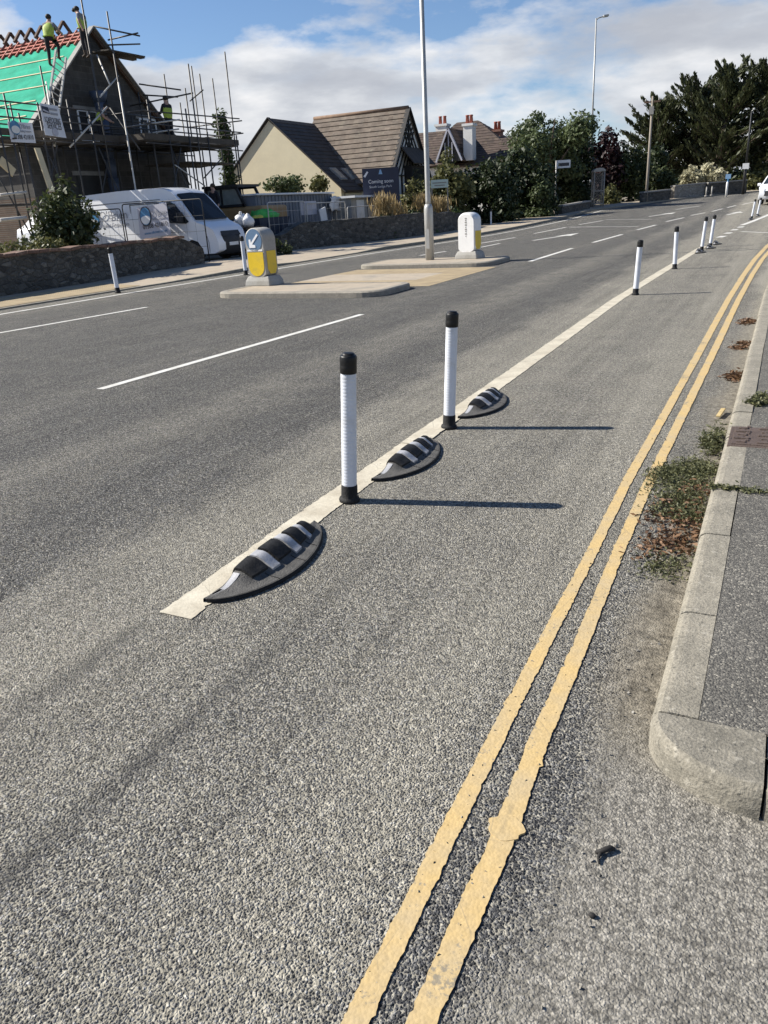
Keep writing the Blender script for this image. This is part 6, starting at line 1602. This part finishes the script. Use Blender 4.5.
# wind swept cypresses: flat sprays on rising limbs
def cypress(lab, px, Y, ytop, wpx, n, lean=.25, seed=1):
    rg = np.random.default_rng(seed); b0 = at(px, 196, Y=Y); tpz = at(px, ytop, Y=Y).z; gz = zt(Y) + .05; h = tpz - gz
    dist = math.hypot(b0.x, b0.y); rx_ = wpx / 2 / 828 * dist
    t = thing('cypress', lab, 'tree', (b0.x, Y, gz), 0, 'wind swept dark cypress trees')
    w = MB(); w.tube([(b0.x, Y, gz - .2), (b0.x + .1, Y, gz + h * .35), (b0.x + .4, Y, gz + h * .92)], [.5, .36, .06], 9)
    Ps, Us, Vs, Ts = [], [], [], []
    nb = 80
    for i in range(nb):
        f = .16 + .84 * (i / nb); a = rg.uniform(0, 2 * math.pi)
        prof = (math.sin(math.pi * min(1, (f * .86 + .1))) ** .7) * (1.12 - .42 * f)
        ln = rx_ * prof * rg.uniform(.65, 1.2)
        dirn = np.array([math.cos(a), math.sin(a), 0]); rise = rg.uniform(.25, .75) + 1.1 * max(0, f - .45)
        p0 = np.array([b0.x + .4 * f, Y, gz + h * f * .9]); p2 = p0 + dirn * ln + np.array([lean * ln * .8, 0, rise * ln])
        pm = (p0 + p2) / 2 - np.array([0, 0, .08 * ln])
        w.tube([p0, pm, p2], [.12 * (1 - f) + .04, .06, .02], 5, False)
        m_ = int(1.45 * n / nb * (.5 + ln / rx_)); u = rg.random(m_) ** .75
        c = ((1 - u) ** 2)[:, None] * p0 + (2 * u * (1 - u))[:, None] * pm + (u ** 2)[:, None] * p2
        wd_ = .46 * (1 - .85 * u) * (.6 + .5 * ln / 4)
        c = c + np.stack([rg.normal(size=m_) * wd_, rg.normal(size=m_) * wd_, rg.normal(size=m_) * wd_ * .36], 1)
        d = (p2 - p0) / np.linalg.norm(p2 - p0); dd = d + rg.normal(size=(m_, 3)) * .34; dd[:, 2] += .25; dd /= np.linalg.norm(dd, axis=1)[:, None]
        sd_ = np.cross(dd, np.array([0, 0, 1.]) + rg.normal(size=(m_, 3)) * .5); sd_ /= np.linalg.norm(sd_, axis=1)[:, None]
        s = .20 * (.6 + .9 * rg.random(m_))
        Ps.append(c); Us.append(dd * s[:, None]); Vs.append(sd_ * (s * .34)[:, None]); Ts.append(.5 * rg.random(m_) + .5 * rg.random())
    w.obj('trunk', M['bark'], t, world=True)
    quads('crown', np.concatenate(Ps), np.concatenate(Us), np.concatenate(Vs), np.concatenate(Ts), L['cypress'], t)
cypress('leftmost and lowest of the dark cypress trees, over the utility pole', 652, 84, 96, 70, 5200, -.1, 3)
cypress('middle dark cypress tree with pointed top', 687, 86, 80, 92, 8500, .05, 7)
cypress('dark cypress tree with the second pointed top from the right', 716, 83, 62, 84, 8000, .25, 12)
cypress('tallest dark cypress tree leaning right at the photo edge', 752, 84, 64, 104, 9500, .35, 21)
cypress('dark cypress tree half out of view at the right edge', 800, 88, 78, 96, 6000, .25, 33)
# ------------------------------------------------------------------ sun, sky, camera
SX, SY = .967, .253
SUN_EL, SUN_AZ = R(37.4), math.atan2(-SX, -SY)          # direction towards the sun, measured from +Y clockwise
w = bpy.data.worlds.new('World'); SC.world = w; w.use_nodes = True
nt = w.node_tree; nt.nodes.clear()
def N(t, **kw):
    x = nt.nodes.new(t)
    for k, v in kw.items(): setattr(x, k, v)
    return x
def MA(op, a, b=0., clamp=False):
    x = N('ShaderNodeMath', operation=op, use_clamp=clamp)
    for i, v in enumerate((a, b)):
        if hasattr(v, 'is_linked'): nt.links.new(v, x.inputs[i])
        else: x.inputs[i].default_value = v
    return x.outputs[0]
def RP(f, st):
    x = N('ShaderNodeValToRGB'); nt.links.new(f, x.inputs[0]); e = x.color_ramp
    while len(e.elements) > 1: e.elements.remove(e.elements[-1])
    for i, (p, c) in enumerate(st):
        if isinstance(c, (int, float)): c = (c, c, c)
        k = e.elements[0] if i == 0 else e.elements.new(p); k.position = p; k.color = (*c, 1)
    return x.outputs[0]
out = N('ShaderNodeOutputWorld'); bg = N('ShaderNodeBackground'); nt.links.new(bg.outputs[0], out.inputs[0])
sky = N('ShaderNodeTexSky', sky_type='NISHITA'); sky.sun_disc = False; sky.sun_elevation = SUN_EL; sky.sun_rotation = SUN_AZ
sky.air_density = 1.0; sky.dust_density = .15; sky.ozone_density = 3.0
bg.inputs[1].default_value = .07
tc = N('ShaderNodeTexCoord'); sx = N('ShaderNodeSeparateXYZ'); nt.links.new(tc.outputs['Generated'], sx.inputs[0])
def NO(scale, det, rough, off=(0, 0, 0), sz=2.6):
    x = N('ShaderNodeTexNoise'); mp = N('ShaderNodeMapping'); mp.inputs['Location'].default_value = off; mp.inputs['Scale'].default_value = (1, 1, sz)
    nt.links.new(tc.outputs['Generated'], mp.inputs[0]); nt.links.new(mp.outputs[0], x.inputs['Vector'])
    x.inputs['Scale'].default_value = scale; x.inputs['Detail'].default_value = det; x.inputs['Roughness'].default_value = rough
    return x.outputs['Fac']
cl = NO(4.2, 10, .56, SKY_OFF)
low = RP(sx.outputs[2], [(0, .68), (.09, .64), (.14, .56), (.18, .49), (.23, .47), (.34, .36), (.6, .25), (1, .25)])
cov = RP(MA('ADD', cl, MA('SUBTRACT', low, .5)), [(.47, 0), (.52, .45), (.58, .9), (.66, 1)])
shade = NO(6.5, 8, .55, (2.3, 1.1, .4), 3.4)
ccol = RP(MA('ADD', shade, MA('MULTIPLY', MA('SUBTRACT', cl, .5), .7)), [(.36, (8.0, 8.0, 8.1)), (.48, (6.3, 6.5, 6.85)), (.60, (4.9, 5.15, 5.65)), (.72, (4.3, 4.55, 5.1))])
sk2 = N('ShaderNodeMix', data_type='RGBA', blend_type='MULTIPLY'); sk2.inputs[0].default_value = 1; nt.links.new(sky.outputs[0], sk2.inputs[6]); sk2.inputs[7].default_value = (.86, .93, 1.06, 1)
mx = N('ShaderNodeMix', data_type='RGBA'); nt.links.new(cov, mx.inputs[0]); nt.links.new(sk2.outputs[2], mx.inputs[6]); nt.links.new(ccol, mx.inputs[7])
nt.links.new(mx.outputs[2], bg.inputs[0])

sl = bpy.data.lights.new('sun', 'SUN'); sl.energy = 5.0; sl.angle = R(.5); sl.color = (1, .945, .86)
so = bpy.data.objects.new('sun', sl); COL.objects.link(so); so.location = (-20, -5, 30)
dv = Vector((SX * math.cos(SUN_EL), SY * math.cos(SUN_EL), -math.sin(SUN_EL)))
so.rotation_euler = dv.to_track_quat('-Z', 'Y').to_euler()

cam = bpy.data.cameras.new('camera'); co = bpy.data.objects.new('camera', cam); COL.objects.link(co)
xr = RT * E1[0] + (-UD) * E2[0]
xr = Vector(xr); zb = -Vector(FD); yu = zb.cross(xr)
mm = Matrix((xr, yu, zb)).transposed().to_4x4(); mm.translation = Vector(CAM); co.matrix_world = mm
cam.sensor_fit = 'VERTICAL'; cam.sensor_height = 24; cam.lens = F / 1024 * 24
cam.clip_start = .05; cam.clip_end = 4000
SC.camera = co
SC.view_settings.view_transform = 'Standard'; SC.view_settings.look = 'None'; SC.view_settings.exposure = EXPOSURE; SC.view_settings.gamma = 1
SC.view_settings.use_curve_mapping = False
